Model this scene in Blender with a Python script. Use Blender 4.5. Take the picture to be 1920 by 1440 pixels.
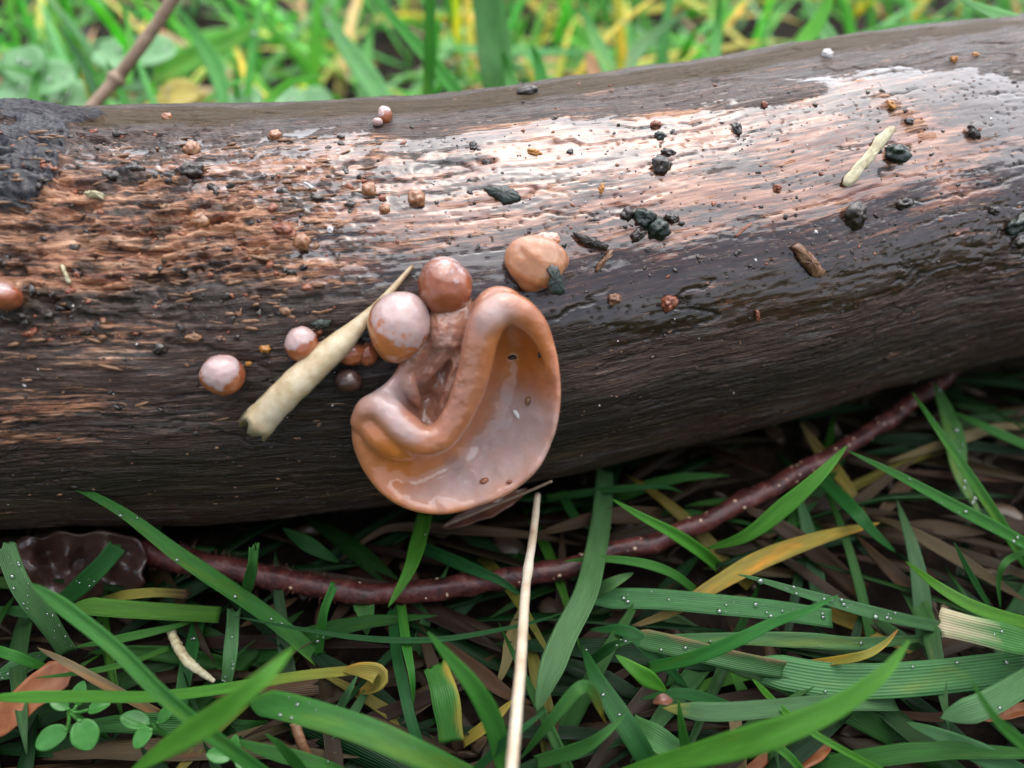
import bpy, math, random
import numpy as np
from mathutils import Vector, Matrix
random.seed(7)
rng = np.random.default_rng(11)
for o in list(bpy.data.objects):
    bpy.data.objects.remove(o)
SC = bpy.context.scene
COL = SC.collection

# ------------------------------------------------------------------ camera
FPX = 1450.0                      # focal length in pixels of the 1920 px wide photograph
PITCH = math.radians(42.0)
CAM = np.array([0.0, -0.1227, 0.1233])
FWD = np.array([0.0, math.cos(PITCH), -math.sin(PITCH)])
UPV = np.array([0.0, math.sin(PITCH), math.cos(PITCH)])
cam_d = bpy.data.cameras.new('camera')
cam_o = bpy.data.objects.new('camera', cam_d)
COL.objects.link(cam_o)
cam_o.location = CAM
cam_o.rotation_euler = (math.pi / 2 - PITCH, 0, 0)
cam_d.sensor_width = 36.0
cam_d.lens = 36.0 * FPX / 1920.0
cam_d.clip_start = 0.005
cam_d.clip_end = 500.0
cam_d.dof.use_dof = True
cam_d.dof.focus_distance = 0.119
cam_d.dof.aperture_fstop = 10.5
SC.camera = cam_o

# ------------------------------------------------------------------ sky and sun (overcast)
SUN_EL, SUN_AZ = math.radians(68), math.radians(24)     # azimuth from +y (behind the log) towards +x
w = bpy.data.worlds.new('World')
SC.world = w
w.use_nodes = True
nt = w.node_tree
nt.nodes.clear()
sky = nt.nodes.new('ShaderNodeTexSky')
sky.sky_type = 'NISHITA'
sky.sun_disc = False
sky.sun_elevation = SUN_EL
sky.sun_rotation = SUN_AZ
sky.air_density = 1.0
sky.dust_density = 3.0
sky.ozone_density = 1.0
hs = nt.nodes.new('ShaderNodeHueSaturation')
hs.inputs['Saturation'].default_value = 0.55
bg = nt.nodes.new('ShaderNodeBackground')
bg.inputs['Strength'].default_value = 0.085
wo = nt.nodes.new('ShaderNodeOutputWorld')
nt.links.new(sky.outputs[0], hs.inputs['Color'])
nt.links.new(hs.outputs[0], bg.inputs['Color'])
nt.links.new(bg.outputs[0], wo.inputs[0])
sd = bpy.data.lights.new('sun', 'SUN')
sd.energy = 1.5
sd.angle = math.radians(108)
sd.color = (0.97, 0.98, 1.0)
so = bpy.data.objects.new('sun', sd)
COL.objects.link(so)
sun_dir = Vector((math.sin(SUN_AZ) * math.cos(SUN_EL), math.cos(SUN_AZ) * math.cos(SUN_EL), math.sin(SUN_EL)))
so.rotation_euler = sun_dir.to_track_quat('Z', 'Y').to_euler()
so.location = sun_dir * 2
SC.view_settings.view_transform = 'Standard'
SC.view_settings.look = 'None'
SC.view_settings.gamma = 1.0
SC.view_settings.use_curve_mapping = False
SC.view_settings.exposure = 1.72
SC.render.engine = 'CYCLES'
SC.cycles.use_denoising = True
SC.cycles.max_bounces = 8
SC.cycles.transparent_max_bounces = 8
SC.cycles.sample_clamp_indirect = 6.0
SC.cycles.caustics_refractive = False

# ------------------------------------------------------------------ helpers: places
def ray(px, py):
    return FWD + UPV * ((720 - py) / FPX) + np.array([1.0, 0, 0]) * ((px - 960) / FPX)
def Pd(px, py, depth):
    return CAM + ray(px, py) * depth
def Pz(px, py, h):                 # h in mm above the ground
    d = ray(px, py)
    return CAM + d * ((h * 0.001 - CAM[2]) / d[2])
def PY(px, py, y):                 # on the upright plane y
    d = ray(px, py)
    return CAM + d * ((y - CAM[1]) / d[1])
def project(p):
    q = np.asarray(p) - CAM
    z = q @ FWD
    return 960 + FPX * q[..., 0] / z, 720 - FPX * (q @ UPV) / z, z

# ------------------------------------------------------------------ helpers: noise
_perm = np.random.default_rng(3).permutation(256)
_perm = np.concatenate([_perm, _perm, _perm])
_ga = np.random.default_rng(4).uniform(0, 2 * np.pi, 256)
_gx, _gy = np.cos(_ga), np.sin(_ga)
def pn(x, y, seed=0):
    x = np.asarray(x, float) + seed * 17.31
    y = np.asarray(y, float) - seed * 9.73
    xi = np.floor(x).astype(int); yi = np.floor(y).astype(int)
    fx = x - xi; fy = y - yi
    u = fx * fx * fx * (fx * (fx * 6 - 15) + 10); v = fy * fy * fy * (fy * (fy * 6 - 15) + 10)
    def g(ix, iy, dx, dy):
        k = _perm[_perm[ix & 255] + (iy & 255)]
        return _gx[k] * dx + _gy[k] * dy
    a = g(xi, yi, fx, fy); b = g(xi + 1, yi, fx - 1, fy)
    c = g(xi, yi + 1, fx, fy - 1); d = g(xi + 1, yi + 1, fx - 1, fy - 1)
    return ((a + (b - a) * u) + ((c + (d - c) * u) - (a + (b - a) * u)) * v) * 1.5
def fbm(x, y, seed=0, octv=4, gain=0.5):
    r = 0; a = 1.0; f = 1.0
    for i in range(octv):
        r = r + a * pn(x * f, y * f, seed + i * 3)
        a *= gain; f *= 2.03
    return r
def ss(a, b, x):
    t = np.clip((x - a) / (b - a), 0, 1)
    return t * t * (3 - 2 * t)

# ------------------------------------------------------------------ helpers: objects
def mesh_obj(name, V, F, mat, parent=None, smooth=True, attrs=None, uv=None, col=None):
    """V (n,3); F list/array of quads or tris; attrs: point floats; uv: per-vertex 2D; col: per-vertex rgb"""
    me = bpy.data.meshes.new(name)
    V = np.asarray(V, np.float32)
    if isinstance(F, np.ndarray):
        n, k = F.shape
        me.vertices.add(len(V)); me.vertices.foreach_set('co', V.ravel())
        me.loops.add(n * k); me.loops.foreach_set('vertex_index', F.astype(np.int32).ravel())
        me.polygons.add(n)
        me.polygons.foreach_set('loop_start', np.arange(0, n * k, k, dtype=np.int32))
        me.polygons.foreach_set('loop_total', np.full(n, k, np.int32))
        me.update(calc_edges=True)
    else:
        me.from_pydata([tuple(map(float, v)) for v in V], [], [tuple(map(int, f)) for f in F])
    me.validate()
    if smooth:
        me.polygons.foreach_set('use_smooth', np.ones(len(me.polygons), bool))
    for k, a in (attrs or {}).items():
        a = np.asarray(a, np.float32)
        if a.ndim == 1:
            at = me.attributes.new(k, 'FLOAT', 'POINT'); at.data.foreach_set('value', a)
        else:
            at = me.attributes.new(k, 'FLOAT_VECTOR', 'POINT'); at.data.foreach_set('vector', a.ravel())
    if uv is not None:
        at = me.attributes.new('blade_uv', 'FLOAT_VECTOR', 'POINT')
        u3 = np.zeros((len(V), 3), np.float32); u3[:, :2] = uv
        at.data.foreach_set('vector', u3.ravel())
    if col is not None:
        at = me.attributes.new('tint', 'FLOAT_COLOR', 'POINT')
        c4 = np.ones((len(V), 4), np.float32); c4[:, :3] = col
        at.data.foreach_set('color', c4.ravel())
    if mat is not None:
        me.materials.append(mat)
    o = bpy.data.objects.new(name, me)
    COL.objects.link(o)
    if parent is not None:
        o.parent = parent
    return o
def tag(o, label, cat=None, group=None, kind=None):
    if label: o['label'] = label
    if cat: o['category'] = cat
    if group: o['group'] = group
    if kind: o['kind'] = kind
    return o
def empty(name, loc=(0, 0, 0)):
    o = bpy.data.objects.new(name, None)
    COL.objects.link(o)
    o.empty_display_size = 0.005
    return o
def spline(pts, n):
    """Catmull-Rom through pts, n samples, even in length"""
    p = np.asarray(pts, float)
    if len(p) == 2:
        t = np.linspace(0, 1, n)[:, None]
        return p[0] * (1 - t) + p[1] * t
    q = np.vstack([2 * p[0] - p[1], p, 2 * p[-1] - p[-2]])
    out = []
    for i in range(1, len(q) - 2):
        t = np.linspace(0, 1, 24, endpoint=False)[:, None]
        a, b, c, d = q[i - 1], q[i], q[i + 1], q[i + 2]
        out.append(0.5 * (2 * b + (c - a) * t + (2 * a - 5 * b + 4 * c - d) * t ** 2 + (3 * b - a - 3 * c + d) * t ** 3))
    out = np.vstack(out + [p[-1:]])
    L = np.concatenate([[0], np.cumsum(np.linalg.norm(np.diff(out[:, :3], axis=0), axis=1))])
    s = np.linspace(0, L[-1], n)
    return np.stack([np.interp(s, L, out[:, k]) for k in range(out.shape[1])], 1)
def unit(v):
    v = np.asarray(v, float)
    return v / np.maximum(np.linalg.norm(v, axis=-1, keepdims=True), 1e-12)
def grid_faces(n, m, wrap=False):
    i = np.arange(n - 1)[:, None]; j = np.arange(m if wrap else m - 1)[None, :]
    a = i * m + j; b = i * m + (j + 1) % m
    return np.stack([a, b, b + m, a + m], -1).reshape(-1, 4)
def tube(pts, rad, k=10, squash=1.0, cap=True, rough=0.0, seed=0):
    """closed tube along pts (n,3) with radii; returns V, F"""
    p = np.asarray(pts); n = len(p)
    rad = np.broadcast_to(np.asarray(rad, float), (n,))
    T = unit(np.gradient(p, axis=0))
    ref = np.array([0, 0, 1.0])
    if abs(T[:, 2]).mean() > 0.85: ref = np.array([0, 1.0, 0])
    A = unit(np.cross(T, ref)); B = np.cross(A, T)
    th = np.linspace(0, 2 * np.pi, k, endpoint=False)
    R = rad[:, None] * np.ones(k)[None, :]
    if rough:
        R = R * (1 + rough * pn(np.arange(n)[:, None] * 0.35 + 0 * th, th[None, :] * 1.1 + 0 * R, seed))
    V = p[:, None, :] + A[:, None, :] * (R * np.cos(th))[..., None] + B[:, None, :] * (R * squash * np.sin(th))[..., None]
    V = V.reshape(-1, 3)
    F = [tuple(f) for f in grid_faces(n, k, True)[:, ::-1]]
    if cap:
        V = np.vstack([V, p[:1], p[-1:]])
        a, b = n * k, n * k + 1
        for j in range(k):
            F.append((a, j, (j + 1) % k)); F.append((b, (n - 1) * k + (j + 1) % k, (n - 1) * k + j))
    return V, F
def lump_arrays(center, axes, seed, rough=0.18, freq=1.3, n=14, m=20):
    """noisy ellipsoid; axes: 3x3 rows already scaled by radii. rows of a lat-long grid"""
    from mathutils import noise as mn
    th = np.linspace(0, np.pi, n); ph = np.linspace(0, 2 * np.pi, m, endpoint=False)
    D = np.stack([np.sin(th)[:, None] * np.cos(ph), np.sin(th)[:, None] * np.sin(ph), np.cos(th)[:, None] + 0 * ph], -1).reshape(-1, 3)
    if rough:
        off = Vector((seed * 3.1, seed * 1.7, -seed * 2.3))
        r = np.array([1 + rough * (mn.noise(Vector(d) * freq + off) + 0.5 * mn.noise(Vector(d) * freq * 2.7 + off)) for d in D])
    else:
        r = np.ones(len(D))
    V = np.asarray(center) + (D * r[:, None]) @ np.asarray(axes)
    return V, grid_faces(n, m, True)[:, ::-1], D
class Acc:
    """collects many small pieces for one uncountable mass"""
    def __init__(s): s.V, s.F, s.n, s.uv, s.col = [], [], 0, [], []
    def add(s, V, F, uv=None, col=None):
        s.F.append(np.asarray(F) + s.n); s.V.append(V); s.n += len(V)
        if uv is not None: s.uv.append(uv)
        if col is not None: s.col.append(np.broadcast_to(col, (len(V), 3)))
    def build(s, name, mat, parent=None):
        return mesh_obj(name, np.vstack(s.V), np.vstack(s.F), mat, parent,
                        uv=np.vstack(s.uv) if s.uv else None, col=np.vstack(s.col) if s.col else None)

# ------------------------------------------------------------------ materials
def new_mat(name):
    m = bpy.data.materials.new(name); m.use_nodes = True
    t = m.node_tree; t.nodes.clear()
    out = t.nodes.new('ShaderNodeOutputMaterial')
    return m, t, out
class NB:
    def __init__(s, t): s.t = t
    def n(s, typ, **kw):
        x = s.t.nodes.new(typ)
        for k, v in kw.items(): setattr(x, k, v)
        return x
    def link(s, a, b): s.t.links.new(a, b)
    def val(s, sock, v):
        if hasattr(v, 'bl_rna') and isinstance(v, bpy.types.NodeSocket): s.link(v, sock)
        elif isinstance(v, (tuple, list)) and len(v) == 3 and sock.type == 'RGBA': sock.default_value = (*v, 1)
        else: sock.default_value = v
    def attr(s, name, out='Fac'): return s.n('ShaderNodeAttribute', attribute_name=name).outputs[out]
    def math(s, op, a, b=0.0, c=0.0, clamp=False):
        x = s.n('ShaderNodeMath', operation=op); x.use_clamp = clamp
        s.val(x.inputs[0], a); s.val(x.inputs[1], b); s.val(x.inputs[2], c)
        return x.outputs[0]
    def mix(s, f, a, b, blend='MIX'):
        x = s.n('ShaderNodeMix', data_type='RGBA', blend_type=blend)
        s.val(x.inputs[0], f); s.val(x.inputs[6], a); s.val(x.inputs[7], b)
        return x.outputs[2]
    def fmix(s, f, a, b):
        x = s.n('ShaderNodeMix', data_type='FLOAT')
        s.val(x.inputs[0], f); s.val(x.inputs[2], a); s.val(x.inputs[3], b)
        return x.outputs[0]
    def noise(s, vec, scale, detail=3, rough=0.55, dist=0.0):
        x = s.n('ShaderNodeTexNoise'); s.link(vec, x.inputs['Vector'])
        x.inputs['Scale'].default_value = scale; x.inputs['Detail'].default_value = detail
        x.inputs['Roughness'].default_value = rough; x.inputs['Distortion'].default_value = dist
        return x.outputs['Fac']
    def vscale(s, vec, k):
        x = s.n('ShaderNodeVectorMath', operation='MULTIPLY'); s.link(vec, x.inputs[0]); x.inputs[1].default_value = k
        return x.outputs[0]
    def ramp(s, f, stops, interp='LINEAR'):
        x = s.n('ShaderNodeValToRGB'); cr = x.color_ramp; cr.interpolation = interp
        while len(cr.elements) < len(stops): cr.elements.new(0.5)
        for e, (p, c) in zip(cr.elements, stops):
            e.position = p; e.color = (*c, 1) if len(c) == 3 else c
        s.val(x.inputs[0], f)
        return x.outputs[0]
    def sstep(s, f, a, b):
        x = s.n('ShaderNodeMapRange', interpolation_type='SMOOTHSTEP')
        s.val(x.inputs[0], f); x.inputs[1].default_value = a; x.inputs[2].default_value = b
        return x.outputs[0]
    def bump(s, h, dist, strength=1.0, normal=None):
        x = s.n('ShaderNodeBump'); x.inputs['Distance'].default_value = dist
        s.val(x.inputs['Strength'], strength); s.link(h, x.inputs['Height'])
        if normal is not None: s.link(normal, x.inputs['Normal'])
        return x.outputs[0]
    def bsdf(s, **kw):
        x = s.n('ShaderNodeBsdfPrincipled')
        for k, v in kw.items(): s.val(x.inputs[k.replace('_', ' ')], v)
        return x
    def objco(s): return s.n('ShaderNodeTexCoord').outputs['Object']
def mat_wood():
    m, t, out = new_mat('wet_weathered_wood'); b = NB(t)
    st = b.attr('st', 'Vector')
    bare, dark, film, olive, bark = (b.attr(k) for k in ('bare', 'dark', 'film', 'olive', 'bark'))
    fine = b.noise(b.vscale(st, (0.16, 1.7, 1)), 1.0, 5, 0.6, 0.3)
    mid = b.noise(b.vscale(st, (0.05, 0.42, 1)), 1.0, 4, 0.6, 0.2)
    vfine = b.noise(b.vscale(st, (0.6, 5.5, 1)), 1.0, 3, 0.6, 0.2)
    spk = b.noise(b.vscale(st, (1.0, 1.6, 1)), 1.0, 3, 0.6)
    f1 = b.math('ADD', b.math('MULTIPLY', fine, 0.6), b.math('MULTIPLY', vfine, 0.4))
    brown = b.ramp(f1, [(0.32, (0.0082, 0.0049, 0.0033)), (0.45, (0.0328, 0.0172, 0.0115)), (0.57, (0.0861, 0.0476, 0.0328)), (0.70, (0.1968, 0.1148, 0.0820))])
    grey = b.ramp(f1, [(0.3, (0.0246, 0.0180, 0.0164)), (0.55, (0.0984, 0.0779, 0.0697)), (0.75, (0.2132, 0.1722, 0.1558))])
    brown = b.mix(b.sstep(mid, 0.5, 0.68), brown, grey)
    pale = b.ramp(b.math('ADD', b.math('MULTIPLY', fine, 0.55), b.math('MULTIPLY', mid, 0.45)),
                  [(0.35, (0.045, 0.015, 0.008)), (0.45, (0.20, 0.068, 0.032)), (0.54, (0.44, 0.205, 0.105)), (0.64, (0.64, 0.39, 0.25))])
    bm = b.sstep(b.math('ADD', bare, b.math('MULTIPLY', b.math('SUBTRACT', f1, 0.5), 2.6)), 0.28, 0.80)
    c = b.mix(bm, brown, pale)
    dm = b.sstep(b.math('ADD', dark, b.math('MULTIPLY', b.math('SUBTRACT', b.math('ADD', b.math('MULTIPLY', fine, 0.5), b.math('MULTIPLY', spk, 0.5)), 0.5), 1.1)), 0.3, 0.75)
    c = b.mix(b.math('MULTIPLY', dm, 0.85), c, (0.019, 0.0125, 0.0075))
    om = b.sstep(b.math('ADD', olive, b.math('MULTIPLY', b.math('SUBTRACT', spk, 0.5), 0.9)), 0.3, 0.8)
    c = b.mix(b.math('MULTIPLY', om, 0.75), c, (0.065, 0.043, 0.018))
    km = b.sstep(b.math('ADD', bark, b.math('MULTIPLY', b.math('SUBTRACT', spk, 0.5), 0.5)), 0.4, 0.6)
    c = b.mix(km, c, b.ramp(spk, [(0.35, (0.016, 0.014, 0.015)), (0.6, (0.055, 0.053, 0.058)), (0.8, (0.13, 0.12, 0.12))]))
    # scattered tan and rusty flecks of frass
    fl = b.noise(b.vscale(st, (0.9, 1.5, 1)), 1.6, 2, 0.5)
    c = b.mix(b.math('MULTIPLY', b.sstep(fl, 0.70, 0.735), 0.8), c, (0.30, 0.15, 0.055))
    c = b.mix(b.math('MULTIPLY', film, 0.8), c, b.mix(1.0, c, (0.56, 0.46, 0.46), 'MULTIPLY'))
    rn = b.noise(b.vscale(st, (0.12, 0.5, 1)), 1.0, 3, 0.6)
    rough = b.fmix(film, b.fmix(b.sstep(rn, 0.4, 0.62), 0.20, 0.42), 0.09)
    rough = b.fmix(om, rough, 0.62)
    h = b.math('ADD', b.math('MULTIPLY', fine, 0.8), b.math('ADD', b.math('MULTIPLY', vfine, 0.5), b.math('MULTIPLY', spk, 0.25)))
    nrm = b.bump(h, 0.0008, b.fmix(film, 0.95, 0.10))
    p = b.bsdf(Base_Color=c, Roughness=rough, IOR=b.fmix(film, 1.30, 1.42), Normal=nrm)
    b.val(p.inputs['Coat Weight'], b.math('MULTIPLY', b.fmix(film, 0.22, 0.85), b.math('SUBTRACT', 1.0, b.math('MULTIPLY', om, 0.85))))
    b.val(p.inputs['Coat Roughness'], b.fmix(film, 0.16, 0.05))
    b.val(p.inputs['Coat IOR'], 1.68)
    b.link(b.bump(h, 0.0003, b.fmix(film, 0.7, 0.06)), p.inputs['Coat Normal'])
    b.link(p.outputs[0], out.inputs[0])
    return m
def mat_jelly(name, flesh, orange, pale, sss=0.55, radius=0.0035, rough=0.3, ns=260, na=0.9, s0=0.38, s1=0.62, pk=1.0, bump=0.28):
    m, t, out = new_mat(name); b = NB(t)
    oc = b.objco()
    bl, og = b.attr('pale_tint'), b.attr('amber')
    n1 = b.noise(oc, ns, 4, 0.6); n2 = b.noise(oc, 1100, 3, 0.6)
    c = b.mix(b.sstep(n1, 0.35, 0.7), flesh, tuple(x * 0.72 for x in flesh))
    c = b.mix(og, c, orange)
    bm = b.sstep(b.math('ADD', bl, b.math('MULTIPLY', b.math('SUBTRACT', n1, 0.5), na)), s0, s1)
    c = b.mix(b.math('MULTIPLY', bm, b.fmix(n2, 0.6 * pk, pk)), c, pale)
    nrm = b.bump(b.math('ADD', b.math('MULTIPLY', n2, 0.5), n1), 0.0006, bump)
    p = b.bsdf(Base_Color=c, Roughness=b.fmix(bm, rough, rough + 0.12), IOR=1.38, Normal=nrm)
    b.val(p.inputs['Subsurface Weight'], sss)
    p.inputs['Subsurface Radius'].default_value = (1.0, 0.42, 0.2)
    p.inputs['Subsurface Scale'].default_value = radius
    b.val(p.inputs['Coat Weight'], 0.85); b.val(p.inputs['Coat Roughness'], 0.07)
    b.link(p.outputs[0], out.inputs[0])
    return m
def mat_blade():
    m, t, out = new_mat('wet_grass_blade'); b = NB(t)
    uv = b.attr('blade_uv', 'Vector')
    tint = b.attr('tint', 'Color')
    sep = b.n('ShaderNodeSeparateXYZ'); b.link(uv, sep.inputs[0])
    u = sep.outputs[0]
    vein = b.math('SINE', b.math('MULTIPLY', u, 34.0))
    v2 = b.noise(b.vscale(uv, (9.0, 0.02, 1)), 1.0, 2, 0.5)
    blot = b.noise(b.vscale(uv, (0.9, 0.09, 1)), 1.0, 4, 0.6)
    h = b.math('ADD', b.math('MULTIPLY', vein, 0.5), v2)
    k = b.math('ADD', 1.0, b.math('MULTIPLY', b.math('ADD', b.math('MULTIPLY', vein, 0.10), b.math('ADD', b.math('MULTIPLY', b.math('SUBTRACT', v2, 0.5), 0.6), b.math('MULTIPLY', b.math('SUBTRACT', blot, 0.5), 1.2))), 1.0))
    mul = b.n('ShaderNodeVectorMath', operation='SCALE'); b.link(tint, mul.inputs[0]); b.link(k, mul.inputs['Scale'])
    c = mul.outputs[0]
    # stretches of the blade turning yellow
    yl = b.noise(b.vscale(uv, (0.35, 0.055, 1)), 1.0, 3, 0.55)
    rnd = b.n('ShaderNodeObjectInfo').outputs['Random']
    c = b.mix(b.sstep(b.math('ADD', yl, b.math('MULTIPLY', b.math('SUBTRACT', rnd, 0.5), 0.22)), 0.54, 0.74), c, b.mix(1.0, c, (2.1, 1.2, 0.8), 'MULTIPLY'))
    # small yellow-brown flecks
    fk = b.noise(b.vscale(uv, (2.2, 0.5, 1)), 1.0, 2, 0.5)
    c = b.mix(b.math('MULTIPLY', b.sstep(fk, 0.74, 0.80), 0.6), c, (0.22, 0.15, 0.05))
    nrm = b.bump(h, 0.00014, 0.5)
    p = b.bsdf(Base_Color=c, Roughness=b.fmix(blot, 0.24, 0.46), IOR=1.34, Normal=nrm)
    tr = b.n('ShaderNodeBsdfTranslucent')
    tm = b.mix(1.0, c, (1.1, 1.35, 0.7), 'MULTIPLY')
    b.link(tm, tr.inputs['Color'])
    mx = b.n('ShaderNodeMixShader'); mx.inputs[0].default_value = 0.45
    b.link(p.outputs[0], mx.inputs[1]); b.link(tr.outputs[0], mx.inputs[2]); b.link(mx.outputs[0], out.inputs[0])
    return m
def mat_simple(name, stops, scale, rough=0.5, bump=0.0003, stretch=(1, 1, 1), sss=0.0, coat=0.0, detail=4, trans=0.0, ior=1.42):
    m, t, out = new_mat(name); b = NB(t)
    v = b.vscale(b.objco(), stretch)
    n = b.noise(v, scale, detail, 0.6)
    n2 = b.noise(v, scale * 3.7, 3, 0.6)
    f = b.math('ADD', b.math('MULTIPLY', n, 0.65), b.math('MULTIPLY', n2, 0.35))
    c = b.ramp(f, stops)
    p = b.bsdf(Base_Color=c, Roughness=rough, IOR=ior, Normal=b.bump(f, bump, 0.8))
    if sss:
        b.val(p.inputs['Subsurface Weight'], sss); p.inputs['Subsurface Scale'].default_value = 0.002
    if coat:
        b.val(p.inputs['Coat Weight'], coat); b.val(p.inputs['Coat Roughness'], 0.12)
    if trans:
        tr = b.n('ShaderNodeBsdfTranslucent'); b.link(c, tr.inputs['Color'])
        mx = b.n('ShaderNodeMixShader'); mx.inputs[0].default_value = trans
        b.link(p.outputs[0], mx.inputs[1]); b.link(tr.outputs[0], mx.inputs[2]); b.link(mx.outputs[0], out.inputs[0])
    else:
        b.link(p.outputs[0], out.inputs[0])
    return m
def mat_water():
    m, t, out = new_mat('water'); b = NB(t)
    fr = b.n('ShaderNodeFresnel'); fr.inputs['IOR'].default_value = 1.5
    gl = b.n('ShaderNodeBsdfGlossy'); gl.inputs['Roughness'].default_value = 0.03; gl.inputs['Color'].default_value = (1, 1, 1, 1)
    tr = b.n('ShaderNodeBsdfTransparent'); tr.inputs['Color'].default_value = (.96, .98, .97, 1)
    mx = b.n('ShaderNodeMixShader'); b.link(b.math('ADD', fr.outputs[0], 0.13, clamp=True), mx.inputs[0])
    b.link(tr.outputs[0], mx.inputs[1]); b.link(gl.outputs[0], mx.inputs[2]); b.link(mx.outputs[0], out.inputs[0])
    return m
M = {
    'wood': mat_wood(),
    'ear': mat_jelly('jelly_ear_flesh', (0.345, 0.158, 0.105), (0.5200, 0.1700, 0.0320), (0.4620, 0.3654, 0.3486), 0.5, 0.003, 0.34, 420, 0.3, 0.24, 0.95, 0.9, 0.10),
    'bud': mat_jelly('jelly_bud_flesh', (0.2100, 0.0571, 0.0302), (0.4872, 0.1680, 0.0504), (0.42, 0.325, 0.315), 0.45, 0.0022, 0.24, 520, 1.3, 0.40, 0.60, 1.0, 0.3),
    'amber': mat_jelly('amber_jelly_flesh', (0.36, 0.165, 0.085), (0.46, 0.22, 0.095), (0.44, 0.34, 0.30), 0.75, 0.004, 0.22, 380, 0.9, 0.3, 0.75, 0.8, 0.35),
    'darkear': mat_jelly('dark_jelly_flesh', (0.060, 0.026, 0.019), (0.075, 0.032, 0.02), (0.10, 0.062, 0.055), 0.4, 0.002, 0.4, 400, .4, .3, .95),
    'blade': mat_blade(),
    'soil': mat_simple('wet_soil', [(0.35, (0.005, 0.0035, 0.0025)), (0.52, (0.014, 0.009, 0.006)), (0.7, (0.045, 0.028, 0.017))], 120, 0.8, 0.002, detail=6, ior=1.2),
    'twig': mat_simple('red_twig_bark', [(0.34, (0.014, 0.006, 0.006)), (0.48, (0.060, 0.015, 0.013)), (0.58, (0.105, 0.028, 0.022)), (0.72, (0.17, 0.085, 0.07))], 330, 0.42, 0.0007, coat=0.15, detail=6),
    'lent': mat_simple('pale_lenticel', [(0.3, (0.45, 0.27, 0.16)), (0.7, (0.65, 0.50, 0.34))], 600, 0.5),
    'straw': mat_simple('pale_straw', [(0.3, (0.2550, 0.1700, 0.0850)), (0.5, (0.4250, 0.3315, 0.1955)), (0.7, (0.5610, 0.4845, 0.3485))], 220, 0.38, 0.0002, (1, 1, 1), 0.25, 0.3),
    'ivory': mat_simple('ivory_stalk', [(0.3, (0.3060, 0.2040, 0.1275)), (0.5, (0.5100, 0.4165, 0.3060)), (0.7, (0.6290, 0.5780, 0.4760))], 120, 0.35, 0.0002, (1, 1, 1), 0.2, 0.3),
    'drystem': mat_simple('grey_brown_stem', [(0.3, (0.16, 0.10, 0.06)), (0.6, (0.30, 0.21, 0.14))], 200, 0.5, 0.0002),
    'crumb': mat_simple('dark_wet_crumb', [(0.35, (0.010, 0.007, 0.005)), (0.55, (0.032, 0.021, 0.014)), (0.75, (0.095, 0.055, 0.03))], 900, 0.25, 0.0003, coat=0.5),
    'blackleaf': mat_simple('blackened_leaf', [(0.35, (0.006, 0.010, 0.007)), (0.6, (0.016, 0.028, 0.018)), (0.8, (0.04, 0.055, 0.035))], 700, 0.3, 0.0003, coat=0.3),
    'rust': mat_simple('rusty_wood', [(0.3, (0.10, 0.026, 0.014)), (0.55, (0.24, 0.075, 0.035)), (0.75, (0.40, 0.16, 0.07))], 700, 0.32, 0.0003, coat=0.3),
    'bead': mat_simple('amber_bead', [(0.3, (0.1740, 0.0696, 0.0261)), (0.6, (0.2900, 0.1450, 0.0638)), (0.8, (0.3596, 0.2436, 0.1508))], 500, 0.22, 0.0002, sss=0.6, coat=0.6),
    'white': mat_simple('chalky_white', [(0.3, (0.4675, 0.4250, 0.3995)), (0.7, (0.6800, 0.6545, 0.6375))], 700, 0.4, 0.0002),
    'seed': mat_simple('orange_seed', [(0.3, (0.3150, 0.1125, 0.0150)), (0.7, (0.4650, 0.2100, 0.0375))], 500, 0.3, 0.0001, coat=0.3),
    'flake': mat_simple('pale_flake', [(0.3, (0.2240, 0.1600, 0.0800)), (0.5, (0.4000, 0.3520, 0.2080)), (0.7, (0.4960, 0.4800, 0.3360))], 350, 0.4, 0.0002, coat=0.3),
    'splinter': mat_simple('brown_splinter', [(0.3, (0.0680, 0.0280, 0.0128)), (0.5, (0.1760, 0.0840, 0.0400)), (0.7, (0.3200, 0.1920, 0.1040))], 500, 0.4, 0.0003, coat=0.2),
    'litter': mat_simple('leaf_litter', [(0.3, (0.0168, 0.0096, 0.0058)), (0.5, (0.0624, 0.0360, 0.0192)), (0.7, (0.1440, 0.0960, 0.0528))], 60, 0.45, 0.0004, coat=0.2),
    'orangeleaf': mat_simple('orange_dead_leaf', [(0.3, (0.1612, 0.0468, 0.0150)), (0.5, (0.2604, 0.0880, 0.0300)), (0.7, (0.3410, 0.1485, 0.0600))], 160, 0.4, 0.0003, trans=0.2),
    'redleaf': mat_simple('red_brown_leaf', [(0.3, (0.09, 0.032, 0.02)), (0.6, (0.20, 0.08, 0.045))], 160, 0.3, 0.0003, coat=0.4, trans=0.2),
    'mint': mat_simple('clover_leaf', [(0.3, (0.11, 0.27, 0.09)), (0.5, (0.17, 0.38, 0.15)), (0.7, (0.26, 0.48, 0.24))], 60, 0.35, 0.0003, trans=0.3),
    'herb': mat_simple('herb_leaf', [(0.3, (0.035, 0.16, 0.025)), (0.5, (0.06, 0.24, 0.04)), (0.7, (0.12, 0.32, 0.08))], 160, 0.28, 0.0003, coat=0.3, trans=0.25),
    'yellowleaf': mat_simple('yellowed_leaf', [(0.3, (0.26, 0.20, 0.03)), (0.6, (0.45, 0.36, 0.06))], 90, 0.4, 0.0003, trans=0.25),
    'sheath': mat_simple('pale_green_sheath', [(0.3, (0.20, 0.24, 0.06)), (0.5, (0.33, 0.38, 0.12)), (0.7, (0.50, 0.48, 0.24))], 200, 0.35, 0.0003, coat=0.3),
    'water': mat_water(),
}

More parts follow.
